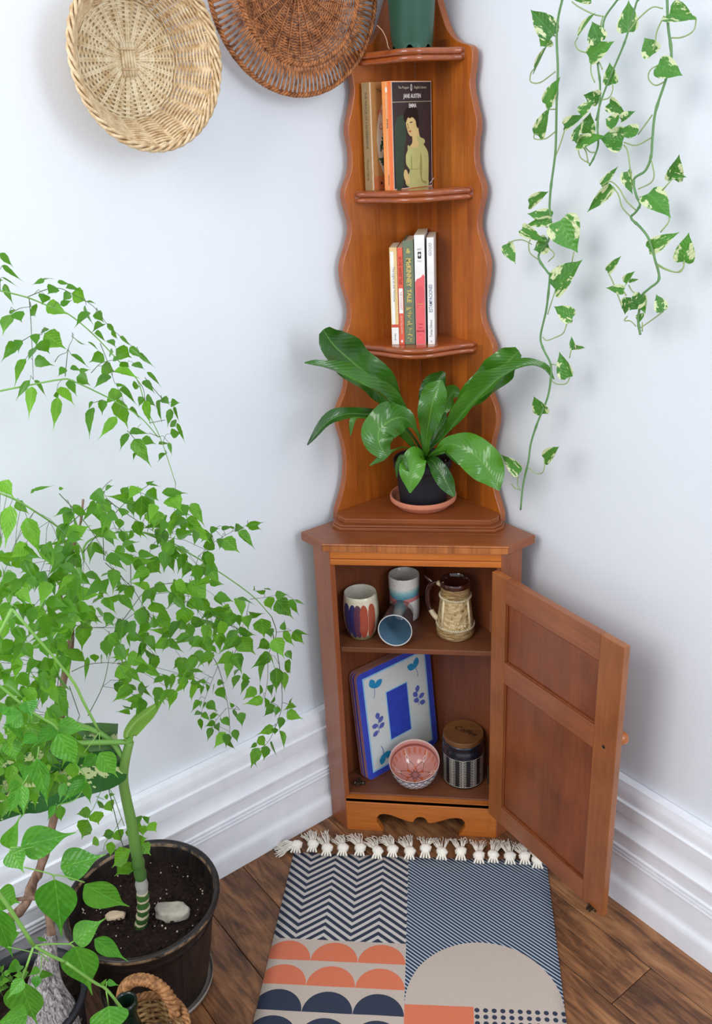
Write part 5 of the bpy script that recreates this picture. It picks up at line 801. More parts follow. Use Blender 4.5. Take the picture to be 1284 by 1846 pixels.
# jar
def f_jar(m):
    X, Y, Z = m.xyz(); th = X.at2(Y*-1.0)*1.0; u = ((th/.5236+.5+20).fr()-.5)
    b = ((Z/.0041-u.abs()*2.6+50).fr()) < .34
    k = (u.abs() < .31)*b + (u.abs() < .022)*1.0
    bd = (Z > .0068)*(Z < .0735); k = k*bd + ((Z-.0740).abs() < .0006)*1.0 + ((Z-.0064).abs() < .0006)*1.0
    m.color(m.mix(k.clamp(), lin((22,22,28)), lin((206,200,186))))
JAR = glaze('black_herringbone_glaze', f_jar, .45); JBK = simple('black_glaze', (20, 22, 34), .28, .1, Coat_Weight=.4)
LIDM = wood('acacia_lid', (138, 90, 46), (70, 40, 18), 'X', rough=.5, blotch=.9, coat=.1)
g = thing('storage_jar', 'black lidded coffee jar with white herringbone stripes and wooden lid', 'jar', (.0857, .0800, ZB))
part('body', lathe([(0,.0005),(.0405,0),(.0428,.002),(.0438,.006),(.0440,.074)], 64), JAR, g, smooth=True)
part('neck', lathe([(.0440,.074),(.0438,.080),(.0428,.0850),(.0408,.0885),(.0402,.091),(.0410,.0950),(.0425,.0975),(.0428,.1005),(.0420,.1030),(.0385,.1040)], 64), JBK, g, smooth=True, label='plain glossy black neck')
LIDM2 = 0
ld = part('lid', lathe([(.0375,.1030),(.0408,.1035),(.0414,.1050),(.0414,.1130),(.0406,.1142),(0,.1145)], 64), LIDM, g, label='round wooden lid'); ld.data.polygons.foreach_set('use_smooth', [False]*len(ld.data.polygons))
INKB = flatm('burnt_lettering', (48, 28, 16))
part('lettering', xf(text_vf('Coffee', .0190, (1.0, 1), bold=.00015, shear=.35), Matrix.Translation((0.004, .003, .11475)) @ Matrix.Rotation(-.50, 4, 'Z')), INKB, ld)

# ------------------------------------------------------------------ leaves
def leaf_mesh(name, mat, prof, curl, fold, rows=9, drip=True, cols=4, twist=0):
    prof = [q.x for q in spline([(a, 0, 0) for a in prof], 3)]; jag = rows < 12
    """unit blade: y 0..1 base to tip, x -.5..+.5"""
    v, f = [], []
    for j in range(rows+1):
        t = j/rows; u = t*(len(prof)-1); i = min(int(u), len(prof)-2); w_ = prof[i]+(prof[i+1]-prof[i])*(u-i)
        zc = -curl*(t**2)*.5 + curl*.12
        for c in range(cols+1):
            x = (2*c/cols-1)*w_*.5; z = zc + fold*abs(2*c/cols-1)**1.2*w_*.32 + twist*x*t
            x *= 1+(.05 if jag else 0)*(-1)**j*(1 if 1 < j < rows-1 else 0)
            v.append((x, t-(.06*abs(2*c/cols-1)*(1-t)*w_), z))
    n = cols+1
    for j in range(rows):
        for c in range(cols): f.append((j*n+c, j*n+c+1, (j+1)*n+c+1, (j+1)*n+c))
    return mesh(name, (v, f), mat, smooth=True)
OV = [.05,.62,.94,1.0,.92,.70,.40,.15,.07,.02]
OV2 = [.08,.75,1.0,.98,.84,.62,.36,.14,.05,.02]
HT = [.55,.92,1.0,.98,.90,.76,.58,.36,.14,.02]
def lib(mat, profs, tagn, rows=9): return [leaf_mesh(tagn, mat, p, c, fo, twist=tw, rows=rows, cols=4 if rows < 12 else 6) for p in profs for c, fo, tw in ((.15,.35,0),(.45,.2,.15),(.3,.6,-.15),(-.1,.15,.1))]
LA = lib(LEAF_A, (OV, OV2), 'leaflet'); LF = lib(LEAF_F, (OV,), 'large_leaf', 20); LP = lib(LEAF_P, (HT,), 'heart_leaf', 14)
def recs(s): return [[float(q)/1000 for q in r.split(',')] for r in s.split(';')]
def leaf_matrix(r, hint, jit, rng):
    B = Vector(r[:3]); T = Vector(r[3:6]); D = T-B; L = D.length; y = D.normalized()
    hh = Vector(hint)+Vector((rng.gauss(0, jit), rng.gauss(0, jit), rng.gauss(0, jit)))
    x = y.cross(hh).normalized(); z = x.cross(y).normalized(); W_ = r[6]
    zl = (L+W_)*.5
    return Matrix(((x.x*W_, y.x*L, z.x*zl, B.x), (x.y*W_, y.y*L, z.y*zl, B.y), (x.z*W_, y.z*L, z.z*zl, B.z), (0,0,0,1)))
def leaves(data, meshes, parent, hint, jit=.35, seed=1, name='leaf', minw=0):
    rng = random.Random(seed)
    for r in recs(data):
        if minw: r[6] = max(r[6], minw)
        o = bpy.data.objects.new(name, rng.choice(meshes)); C.objects.link(o); o.parent = parent
        o.matrix_local = leaf_matrix(r, hint, jit, rng)
def polys(s):
    out = []
    for l in s.split(';'):
        q = l.split(' '); out.append((float(q[0])/1000, [Vector([float(x)/1000 for x in p.split(',')]) for p in q[1:]]))
    return out
HL = (.30, -.72, .62); HR = (-.35, -.80, .30)
# ---- leafy tree at the left wall
tree = thing('leafy_tree', 'tall houseplant with brown trunk and masses of small pointed bright green leaves', 'plant', (-.70, -.56, .17))
inv = Matrix.Translation((.70, .56, -.17))
def sub(name, vf, mat, parent, base, **k):
    return part(name, xf(vf, Matrix.Translation(-Vector(base))), mat, parent, **k)
BT = Vector((-.70, -.56, .17))
r0, P = polys(TRUNK)[0]
P = [Vector((-.70, -.56, .165)), Vector((-.672, -.525, .22))]+P[1:]
sp_ = spline(P, 4); n_ = len(sp_)
rad = [max(.0016, .0088*(1-i/(n_-1))**.7)*(1+.12*sin(i*1.9)) for i in range(n_)]
sub('trunk', tube(sp_, rad, 10), BARK, tree, BT, smooth=True)
tw = polys(TWIGS)
for i, (r, Q) in enumerate(tw):
    s = spline(Q, 4); sub('stem' if i < 9 else 'twig', tube(s, [r*(1-.5*j/len(s)) for j in range(len(s))], 5), STEMG if i in (0,1,16,17,18) else STEMD, tree, BT, smooth=True)
# the two long boughs leave the trunk above the frame's left side
sub('stem', tube(spline([Vector((-.71,-.562,.165)), Vector((-.73,-.49,.70)), Vector((-.68,-.48,1.0)), Vector((-.57,-.44,1.17)), tw[0][1][0]], 4), .0022, 6), STEMG, tree, BT, smooth=True)
sub('stem', tube(spline([Vector((-.69,-.565,.165)), Vector((-.72,-.50,.60)), Vector((-.66,-.48,.90)), tw[1][1][0]], 4), .0022, 6), STEMG, tree, BT, smooth=True)
rng_ = random.Random(4)
def off_leaves(data, base, meshes, parent, hint, jit, seed, name='leaf', minw=0, ws=1.0):
    rng = random.Random(seed)
    for r in recs(data):
        for a in (0, 3):
            for c in range(3): r[a+c] -= base[c]
        r[6] *= ws
        o = bpy.data.objects.new(name, rng.choice(meshes)); C.objects.link(o); o.parent = parent
        o.matrix_local = leaf_matrix(r, hint, jit, rng)
off_leaves(TREE, BT, LA, tree, HL, .38, 2, ws=1.18)
V, Fc = [], []
for r in recs(TREE_REST):
    r[6] *= 1.2; M_ = leaf_matrix(r, HL, .45, rng_); me = rng_.choice(LA); k = len(V)
    V += [tuple(M_ @ p.co - BT) for p in me.vertices]; Fc += [tuple(i+k for i in p.vertices) for p in me.polygons]
LEAF_R = leaf_mat('tree_leaf_rest', (128, 192, 52), (40, 104, 20), tcol=(150, 210, 40), rough=.3, trans=.38, ribs=False)
rest = part('foliage', (V, Fc), LEAF_R, tree, smooth=True); rest['kind'] = 'stuff'
# petioles that tie the dense leaves to the stems: short twigs
allst = [q for r, Q in tw for q in spline(Q, 3)]+sp_[12:]
tg_ = []
for r in recs(TREE)[::2]+recs(TREE_REST)[::3]:
    B_ = Vector(r[:3]); q = min(allst, key=lambda a: (a-B_).length)
    if (q-B_).length < .11:
        md = (q+B_)/2+Vector((0, 0, .006)); tg_.append(tube([q, md, B_], .0004, 3, caps=False))
mm_ = merge(*tg_); o = sub('fine_twigs', mm_, STEMD, tree, BT); o['kind'] = 'stuff'
def pot_round(parent, r0, r1, h, mat, lip=.006, n=48, name='pot'):
    return part(name, lathe([(0,.001),(r0,0),(r0+.002,.004),(r1-.003,h-.03),(r1,h-.012),(r1+lip,h-.010),(r1+lip+.001,h),(r1-.001,h),(r1-.006,h-.02),(r0-.002,.008),(0,.008)], n), mat, parent, smooth=True)
def soil(parent, r, z, seed=0, n=28, perl=26, base=(0,0)):
    v, f = [], []
    for j in range(10):
        for i in range(n):
            a = 2*pi*i/n; R = r*(j+.01)/9; x, y = R*cos(a), R*sin(a)
            v.append((x, y, z+.006*mnoise.noise(Vector((x*45+seed, y*45, seed)))+.004*mnoise.noise(Vector((x*130, y*130+seed, 0)))))
    f = [(j*n+i, (j+1)*n+i, (j+1)*n+(i+1)%n, j*n+(i+1)%n) for j in range(9) for i in range(n)]
    o = part('soil', (v, f), SOIL, parent, smooth=True)
    rg = random.Random(seed); L = []
    for i in range(perl):
        a = rg.uniform(0, 6.28); R = r*sqrt(rg.random())*.93; L.append(ball((R*cos(a), R*sin(a), z+.003), rg.uniform(.0008, .0019), 6, 4))
    q = part('perlite', merge(*L), PERL, o); q['kind'] = 'stuff'
    return o
def crumbs(parent, r, z, seed, k):
    rg = random.Random(seed); L = []; n = 0
    for i in range(k):
        a = rg.uniform(0, 6.28); R = r*sqrt(rg.random())*.95; s = rg.uniform(.0012, .0042); L.append(xf(ball((0,0,0), (s, s*.8, s*.6), 6, 4, .3), Matrix.Translation((R*cos(a), R*sin(a), z+.001+rg.random()*.004)) @ Matrix.Rotation(rg.uniform(0,6), 4, 'Z')))
    q = part('soil_crumbs', merge(*L), SOIL, parent); q['kind'] = 'stuff'
    return q
g = thing('plant_pot', 'dark pot holding the brown trunk at the left edge', 'pot', (-.70, -.56, 0)); pot_round(g, .045, .058, .19, BLACKP); soil(g, .055, .166, 4, perl=6)

# ---- large dark barrel planter
def barrel():
    m = Mat('barrel_brown_plastic', .42, .4); X, Y, Z = m.xyz(); th = Y.at2(X)
    g_ = (((th*22/6.2832).fr()-.5).abs() < .018)*(Z < .165); n = m.noise(m.vec((1,1,.12)), 90, 4)
    c = m.ramp(n, [(.3, lin((24,20,19))), (.7, lin((46,37,33)))]); c = m.mix(g_, c, lin((8,7,7)))
    worn = ((m.noise(m.vec(), 60, 3)-.42)*6).clamp()*((Z-.196).abs() < .0028)
    c = m.mix(worn*.8, c, lin((150,120,88))); m.color(c); h_ = m.mix(g_, n.o, (0,0,0)); m.bump(E(m.nt, h_), .5, .002); return m.m
BAR = barrel()
PX, PY = -.434, -.390
plt_ = thing('barrel_planter', 'large dark brown barrel-shaped plastic planter full of soil, against the left baseboard', 'planter', (PX, PY, 0))
part('pot', lathe([(0,.004),(.082,.004),(.088,.010),(.095,.045),(.102,.085),(.109,.130),(.1125,.158),(.1150,.160),(.1155,.164),(.1145,.167),(.1165,.172),(.1215,.182),(.1270,.190),(.1288,.196),(.1275,.2005),(.1240,.2015),(.1195,.199),(.1165,.190),(.1120,.160),(.1,.10)], 72), BAR, plt_, smooth=True)
part('drip_tray', lathe([(0,.0005),(.089,.0005),(.0935,.004),(.0960,.012),(.0972,.0128),(.0962,.0040),(.090,.0030),(.0,.0035)], 60), simple('grey_tray', (150,140,130), .5), plt_, smooth=True, label='thin grey drip tray')
so = soil(plt_, .1165, .163, 2, 40, 70); crumbs(so, .112, .166, 5, 300)
def rock(name, label, loc, s, rgb, seed, rot=0):
    m = Mat('rock_'+name, .85, .3); m.color(m.ramp(m.noise(m.vec(), 60, 4), [(.35, [q*.7 for q in lin(rgb)]), (.65, lin(rgb))])); m.bump(m.noise(m.vec(), 120, 4), .4, .002)
    v, f = ball((0,0,0), 1, 18, 12); v2 = []
    for p in v:
        q = Vector(p); k = 1+.30*mnoise.noise(q*1.6+Vector((seed,0,0)))+.08*mnoise.noise(q*5+Vector((seed,0,0)))
        q = q*k; q.x = max(-.86, min(.86, q.x)); q.z = max(-.7, min(.62, q.z)); v2.append((q.x*s[0], q.y*s[1], q.z*s[2]))
    o = part(name, (v2, f), m.m, smooth=True, loc=loc, rot=(0,0,rot)); tag(o, label, 'stone'); return o
rock('stone', 'large pale grey stone on the soil of the barrel planter', (-.3840, -.3930, .1730), (.034, .017, .013), (186,176,162), 3, .05)
rock('stone', 'small cream stone half buried in soil left of the cane stem', (-.4790, -.4060, .1690), (.019, .009, .007), (214,190,160), 9, .2)
dief = thing('dumb_cane_plant', 'thick green cane plant with large cream-mottled leaves growing in the barrel planter', 'plant', (-.4324, -.4178, .160))
DB = Vector((-.4324, -.4178, .160))
def cane():
    m = Mat('ringed_cane', .5, .4); X, Y, Z = m.xyz(); n = m.noise(m.vec((1,1,.3)), 70, 3)
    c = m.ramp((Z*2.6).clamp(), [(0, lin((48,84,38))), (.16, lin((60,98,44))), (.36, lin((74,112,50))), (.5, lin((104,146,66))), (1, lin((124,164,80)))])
    rg = ((Z/.0165+n*.5).fr() < .30)*(Z < .082); c = m.mix(rg, c, lin((206,190,158))); gr = (Z > .082)*(Z < .110); c = m.mix(gr*.85, c, lin((176,172,166)))
    m.color(c); m.bump(n, .3, .002); return m.m
cn = [Vector(p)/1000 for p in [[-432,-418,160],[-421,-418,201],[-416,-418,250],[-414,-418,297],[-414,-418,342],[-413,-418,387],[-414,-418,430],[-413,-418,468],[-404,-418,504],[-396,-410,532]]]
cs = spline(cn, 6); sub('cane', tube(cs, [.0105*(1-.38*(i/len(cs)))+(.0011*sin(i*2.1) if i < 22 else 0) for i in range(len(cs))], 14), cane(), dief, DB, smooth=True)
DIEF = [[[-600,-640,553,20],[-575,-612,553,43],[-541,-577,552,80],[-517,-525,532,98],[-478,-486,526,96],[-439,-447,511,84],[-413,-421,490,44],[-406,-414,483,8]],[[-560,-530,563,10],[-532,-498,561,42],[-511,-476,555,62],[-478,-444,541,60],[-450,-415,530,54],[-425,-390,517,46]],[[-399,-407,531,10],[-402,-402,540,20],[-392,-386,551,24],[-377,-371,558,18],[-360,-354,568,3]]]
def dl():
    m = Mat('mottled_cane_leaf', .3, .5); v = m.vec(); uvn = m.new('ShaderNodeUVMap'); s = m.new('ShaderNodeSeparateXYZ'); m.ln(uvn.outputs[0], s.inputs[0]); u = E(m.nt, s.outputs[0])
    n = m.noise(m.vec((1,1,1)), 75, 4, .65); k = ((n*1.1-(u-.5).abs()*.55-.47)*30).clamp()
    c = m.mix(k, lin((46, 98, 40)), lin((206, 214, 150))); c = m.mix(((.34-u)*8).clamp()*.5, c, lin((110,140,80))); m.color(c); return m.m
DL = dl()
for i, q in enumerate(DIEF):
    vf, uv = ribbon([Vector(p[:3])/1000 for p in q], [p[3]/1000 for p in q], (.25,-.55,.80) if i < 2 else (.6,-.6,.5), fold=[.12,.25,.8][i], roll=[-.15,.1,0][i], k=4, cols=8, wave=.05)
    sub('leaf', vf, DL if i < 2 else simple('pale_new_leaf', (146, 184, 84), .4, .1, 30), dief, DB, uv=uv, smooth=True, label=None if i < 2 else 'pale green rolled young leaf')
sub('leaf_stalk', merge(tube(spline([cn[-1], Vector((-.45,-.44,.55)), Vector((-.52,-.52,.60)), Vector((-.60,-.64,.553))], 4), .004, 8), tube(spline([cn[-2], Vector((-.44,-.41,.545)), Vector((-.50,-.46,.60)), Vector((-.56,-.53,.563))], 4), .004, 8), tube([cn[-1], Vector((-.399,-.407,.531))], .006, 8)), STEMG, dief, DB, smooth=True)
# seedlings round the cane
sd = thing('leafy_seedling', 'young seedling with small rounded green leaflets around the cane stem', 'plant', (-.428, -.410, .163))
SB = Vector((-.428, -.410, .163))
for r, Q in polys(SSTEM): s = spline(Q, 3); sub('stem', tube(s, r*1.2, 5), STEMG, sd, SB, smooth=True)
sub('stem', tube(spline([Vector((-.428,-.410,.160)), Vector((-.4265,-.402,.21)), Vector((-.4345,-.402,.27)), Vector((-.4385,-.41,.32)), polys(SSTEM)[1][1][0]], 4), .0007, 5), STEMD, sd, SB, smooth=True)
off_leaves(SEED, SB, LA, sd, HL, .2, 5, ws=1.3)

# ---- grey swollen-trunk plant, nearest the camera
g2 = thing('plant_pot', 'dark round pot at the lower left corner, with soil and seedlings', 'pot', (-.545, -.585, 0)); pot_round(g2, .066, .083, .195, BLACKP); s2 = soil(g2, .078, .170, 7, 28, 20); crumbs(s2, .074, .172, 8, 120)
fp = thing('swollen_trunk_plant', 'foreground plant with swollen grey ribbed trunk and large glossy green leaves', 'plant', (-.500, -.602, .165))
FB = Vector((-.500, -.602, .165))
def ribbed():
    m = Mat('grey_ribbed_bark', .9, .2); X, Y, Z = m.xyz(); n = m.noise(m.vec((1,1,.10)), 190, 4, .7, 1.2)
    m.color(m.ramp(n, [(.36, lin((74,66,66))), (.50, lin((158,150,148))), (.66, lin((214,208,204)))])); m.bump(n, .9, .004); return m.m
ct = spline([Vector((-.500,-.602,.150)), Vector((-.5005,-.600,.185)), Vector((-.503,-.592,.225)), Vector((-.501,-.578,.262)), Vector((-.495,-.560,.300))], 6); n_ = len(ct)
cr = [q.x for q in spline([(.040,0,0),(.037,0,0),(.026,0,0),(.0155,0,0),(.0085,0,0)], 6)]
cv_ = tube(ct, cr, 36); cvv = [tuple(Vector(p)+(Vector(p)-ct[i//36]).normalized()*.0016*sin((i%36)*3.1+(i//36)*.35)) for i, p in enumerate(cv_[0])]
sub('swollen_trunk', (cvv, cv_[1]), ribbed(), fp, FB, smooth=True)
TOP = Vector((-.495,-.560,.300))
sub('trunk', tube(spline([TOP-Vector((0,0,.01)), Vector((-.494,-.556,.335)), Vector((-.50,-.56,.37)), Vector((-.54,-.60,.40))], 4), [.007,.0065,.006,.0056,.005,.0046,.0042,.0038,.0034,.003,.0028,.0026,.0024], 10), BARK, fp, FB, smooth=True)
fs = polys(FSTEM); HUB = Vector((-.54,-.60,.40))
for i, (r, Q) in enumerate(fs):
    s = spline(Q, 4); sub('stem', tube(s, r*.8, 6), STEMG, fp, FB, smooth=True)
for j in (0, 1, 9): 
    if j < len(fs): Q0 = fs[j][1][0]; sub('stem', tube(spline([HUB, (HUB+Q0)/2+Vector((-.05,-.02,.04)), Q0], 6), .0022, 6), STEMG, fp, FB, smooth=True)
off_leaves(FRONT, FB, LF, fp, (.25,-.75,.62), .18, 6, ws=1.15)
# small seedlings in that pot
ss = thing('leafy_seedling', 'tiny seedlings with small green leaves in the lower left pot', 'plant', (-.57, -.56, .170)); rg = random.Random(12); L = []
for i in range(7):
    a = rg.uniform(0, 6.28); R = rg.uniform(.0, .045); b0 = Vector((R*cos(a), R*sin(a), 0)); t0 = b0+Vector((rg.uniform(-.02,.02), rg.uniform(-.02,.02), rg.uniform(.025,.06)))
    part('stem', tube(spline([b0, (b0+t0)/2+Vector((.004,0,.004)), t0], 3), .0006, 4), STEMD, ss)
    for q in range(4):
        k = b0.lerp(t0, .4+.2*q); dr_ = Vector((cos(q*2.4+i), sin(q*2.4+i), .15)).normalized()*.014
        o = bpy.data.objects.new('leaf', rg.choice(LA)); C.objects.link(o); o.parent = ss; o.matrix_local = leaf_matrix(list(k)+list(k+dr_)+[.009], (0,-.5,.9), .1, rg)

# ---- wicker basket with glass bottle on the floor
def weave_mat(name, hi, lo, sc=120, rough=.6):
    m = Mat(name, rough, .35); v = m.vec(rnd=False); m.color(m.ramp(m.noise(v, sc, 4, .6), [(.32, lin(lo)), (.62, lin(hi))])); m.bump(m.noise(v, sc*4, 2), .25, .0008); return m.m
WK = weave_mat('brown_wicker', (190, 136, 86), (104, 62, 34)); WKL = weave_mat('straw_wicker', (206, 168, 112), (142, 98, 56))
bx_, by_ = -.3600, -.6020
bk = thing('wicker_basket', 'small brown wicker basket with braided handle, in front of the barrel planter', 'basket', (bx_, by_, 0))
n_ = 18; L = []
Rz = lambda z: .044+.018*min(1, z/.11)
for i in range(n_):
    a = 2*pi*i/n_; part('stake', tube(spline([(Rz(0)*cos(a), Rz(0)*sin(a), .004),(Rz(.08)*cos(a), Rz(.08)*sin(a), .08),(Rz(.16)*cos(a+.04), Rz(.16)*sin(a+.04), .163)], 5), .0022, 5), WKL, bk)
for j in range(26):
    z = .006+j*.0059; P = []
    for i in range(108):
        a = 2*pi*i/108; R = Rz(z)+.0028*cos(a*n_/2+(pi if j % 2 else 0)+j*.0); P.append((R*cos(a), R*sin(a), z+.0006*sin(a*7+j)))
    L.append(tube(P, .0030, 5, closed=True))
o = part('woven_side', merge(*L), WKL, bk, smooth=True); o['kind'] = 'stuff'
part('base', lathe([(0,.002),(.044,.002),(.045,.006),(0,.006)], 30), WK, bk)
def braid(fn, n, r, amp, turns, strands=3, closed=True, seg=5):
    o = []
    for s in range(strands):
        P = []
        for i in range(n+(0 if closed else 1)):
            t = i/n; c, nn, bb = fn(t); ph = turns*2*pi*t+2*pi*s/strands; P.append(c+nn*(amp*cos(ph))+bb*(amp*sin(ph)))
        o.append(tube(P, r, seg, closed=closed))
    return merge(*o)
def circ(R, z, Ry=None, off=(0,0)):
    Ry = Ry or R
    return lambda t: (Vector((off[0]+R*cos(2*pi*t), off[1]+Ry*sin(2*pi*t), z)), Vector((cos(2*pi*t), sin(2*pi*t), 0)), Vector((0,0,1)))
part('rim', braid(circ(.0625, .164), 160, .0032, .0034, 16), WK, bk, smooth=True)
def arch(t):
    a = pi*t; c = Vector((-.002-.0400*cos(a), .0330, .166+.068*sin(a)**.8)); nn = Vector((-cos(a), 0, sin(a))); return c, nn, Vector((0,1,0))
part('handle', braid(arch, 90, .0044, .0050, 7, closed=False, seg=7), WK, bk, smooth=True, label='braided arched handle')
GLS = Mat('green_bottle_glass', .06, .5); GLS.b.inputs['Transmission Weight'].default_value = .75; GLS.color(lin((34, 66, 52))); GLS = GLS.m
bt = thing('glass_bottle', 'dark green glass bottle standing in the wicker basket', 'bottle', (-.3830, -.5900, .0075))
part('body', lathe([(0,.001),(.017,0),(.0190,.003),(.0195,.10),(.0185,.125),(.0150,.148),(.0125,.160),(.0122,.176)], 36), GLS, bt, smooth=True, scl=1.064)
part('neck', lathe([(.0122,.176),(.0150,.178),(.0165,.184),(.0165,.192),(.0155,.1955),(.0135,.196),(.0115,.192),(.0098,.180),(.0098,.15)], 36), GLS, bt, smooth=True, scl=1.064)

# ---- fern on the tower foot
fn_ = thing('birds_nest_fern', 'fern with broad glossy wavy dark green leaves in a black pot', 'plant', (.0080, .1400, .6915))
NB_ = Vector((.0080, .1400, .6915))
part('pot', lathe([(0,.0005),(.0430,0),(.0445,.003),(.0470,.030),(.0500,.066),(.0505,.070),(.0535,.071),(.0540,.0735),(.0548,.0870),(.0535,.0885),(.0515,.087),(.0500,.060),(.0480,.05)], 48), BLACKP, fn_, smooth=True)
sl = soil(fn_, .0505, .078, 3, 28, 22); crumbs(sl, .048, .080, 3, 90)
sc_ = thing('terracotta_saucer', 'terracotta saucer under the black fern pot', 'saucer', (.0080, .1400, .6852))
part('dish', lathe([(0,.0005),(.046,0),(.0500,.001),(.0570,.010),(.0585,.0115),(.0622,.0125),(.0630,.0145),(.0632,.0205),(.0622,.0225),(.0600,.0222),(.0580,.0140),(.0520,.0065),(0,.0062)], 56), TERRA, sc_, smooth=True)
def fern_mat():
    m = Mat('glossy_fern_leaf', .22, .5); m.b.inputs['Coat Weight'].default_value = .3; uvn = m.new('ShaderNodeUVMap'); s = m.new('ShaderNodeSeparateXYZ'); m.ln(uvn.outputs[0], s.inputs[0]); u, v_ = E(m.nt, s.outputs[0]), E(m.nt, s.outputs[1])
    r = m.rand(); n = m.noise(m.vec(), 14, 2); au = (u-.5).abs(); c = m.ramp((n*.5+r*.45+.05), [(.2, lin((20, 64, 18))), (.85, lin((92, 158, 40)))])
    c = m.mix((au < .022)*.7, c, lin((104,150,58))); h_ = ((v_*26+au*7).fr()-.5).abs()
    m.color(c); m.bump(h_*.7+n, .30, .0025)
    t = m.new('ShaderNodeBsdfTranslucent'); mx = m.new('ShaderNodeMixShader'); mx.inputs[0].default_value = .16; m.ln(c, t.inputs[0]); m.ln(m.b.outputs[0], mx.inputs[1]); m.ln(t.outputs[0], mx.inputs[2]); m.ln(mx.outputs[0], m.nt.nodes['Material Output'].inputs[0]); return m.m
FERNM = fern_mat()
for i, (ro_, fo, rows) in enumerate(FERN):
    P = [Vector(q[:3])/1000 for q in rows]; W_ = [q[3]/1000 for q in rows]
    P = [Vector((.008+(i-9)*.0015, .132, .772))]+P; W_ = [.004]+W_
    vf, uv = ribbon(P, W_, (.05,-.86,.50), fold=fo, roll=ro_, k=5, cols=8, wave=.26)
    o = sub('leaf', vf, FERNM, fn_, NB_, uv=uv, smooth=True)

# ---- green pot and trailing pothos
gp = thing('green_plant_pot', 'dark green plastic nursery pot on the topmost corner shelf', 'pot', (.0025, .1600, 1.4612))
npf = []
n_ = 48; prof = [(.0318,.0),(.0326,.010),(.0334,.0115),(.0395,.112),(.0400,.1135),(.0425,.115),(.0432,.130),(.0425,.1315),(.0405,.130),(.0385,.112),(.0320,.012),(.0305,.011),(.0300,.0)]
v, f = lathe(prof, n_)
v = [(p[0], p[1], p[2]+(.0045 if (p[2] < .0005 and (i % n_) % 8 in (3,4)) else 0)) for i, p in enumerate(v)]
part('body', (v, f), GREENP, gp, smooth=True); part('base', lathe([(.0318,.0105),(0,.0108)], 32), GREENP, gp); WHEAT = simple('dry_root', (196, 160, 130), .8); soil(gp, .038, .118, 6, 20, 8)
part('dried_root', tube(spline([(-.052,-.030,.034),(-.044,-.030,.026),(-.038,-.030,.014),(-.036,-.030,.004),(-.034,-.029,.0005)], 4), .0006, 5), WHEAT, gp)
po = thing('trailing_pothos', 'trailing vine plant with cream-edged heart-shaped leaves hanging down the right wall', 'plant', (.0025, .1600, 1.579))
OB = Vector((.0025, .1600, 1.579))
vs = polys(VINES)
for i, (r, Q) in enumerate(vs):
    T = Q[0]; up = [OB+Vector((.004*i, 0, -.008)), OB+Vector((.02+.01*i, -.03, .09)), (OB+T)/2+Vector((.0, .0, .10+.01*i)), T+Vector((-.006, .004, .07))]
    s = spline(up+Q, 5); sub('vine', tube(s, [r*(.82+(.28 if j % 11 == 0 else 0)) for j in range(len(s))], 8), VINEM, po, OB, smooth=True)
for r, Q in polys(PETIOLES): s = spline(Q, 4); sub('petiole', tube(s, r, 6), PETI, po, OB, smooth=True)
off_leaves(POTHOS, OB, LP, po, HR, .18, 3, ws=1.15)

# ---- baskets on the left wall
CANE = weave_mat('natural_cane', (232, 208, 168), (186, 148, 100), 90, .5); CANE2 = weave_mat('pale_cane', (240, 224, 190), (206, 176, 128), 90, .5)
WL = Vector((-d2, -d2, 0)); NL = Vector((d2, -d2, 0))       # along the wall from the corner, out of the wall
def wallmat(s, z, off): # local x -> away from the corner, y -> up, z -> out of the wall
    o = Vector((0, WS, 0))+WL*s+NL*off; return Matrix(((WL.x, 0, NL.x, o.x), (WL.y, 0, NL.y, o.y), (0, 1, 0, z), (0,0,0,1)))
# the x axis points left in the picture, so handedness is mirrored for (x, y, z): use -x
def wallframe(s, z, off, tilt=0):
    o = Vector((0, WS, 0))+WL*s+NL*off; return (Matrix(((-WL.x, 0, NL.x, o.x), (-WL.y, 0, NL.y, o.y), (0, 1, 0, z), (0,0,0,1))) @ Matrix.Rotation(tilt, 4, 'Y'))
cb = thing('cane_basket', 'pale cane basket hung on the left wall, open side out', 'basket')
cb.matrix_world = wallframe(.545, 1.452, .016)
R0, DEP = .074, .062; CX, CY = .0020, -.002; RX_, RY_ = .1045, .1120      # rim centre offset and radii
def surf(q, a):      # q 0..1 base, 1..2 side
    if q <= 1: return Vector((R0*q*cos(a), R0*q*sin(a)*1.03, .002+.004*(1-q)))
    t = q-1; e_ = t**.8; rx = R0+(RX_-R0)*t; ry = R0*1.03+(RY_-R0*1.03)*t; return Vector((CX*t+rx*cos(a), CY*t+ry*sin(a), .002+DEP*e_))
NS = 22; L = []
nb = 22
for j in range(nb):
    q = .25+.75*j/(nb-1); P = []
    for i in range(176):
        a = 2*pi*i/176; p = surf(q, a); p.z += -.0006+.0026*cos(a*NS/2*2/2+(pi if j % 2 else 0)); P.append(p)
    L.append(tube(P, .00185, 5, closed=True))
o = part('woven_base', merge(*L), CANE2, cb, smooth=True); o['kind'] = 'stuff'
L = []; ns = 22
for j in range(ns):
    q = 1+.88*(j+.5)/ns; P = []
    for i in range(176):
        a = 2*pi*i/176; p = surf(q, a); dr_ = Vector((cos(a), sin(a), -.3)); p += dr_*(.0022*cos(a*NS/2+(pi if j % 2 else 0)+(pi if (j//2) % 2 else 0)*0)); P.append(p)
    L.append(tube(P, .00185, 5, closed=True))
o = part('woven_side', merge(*L), CANE, cb, smooth=True); o['kind'] = 'stuff'
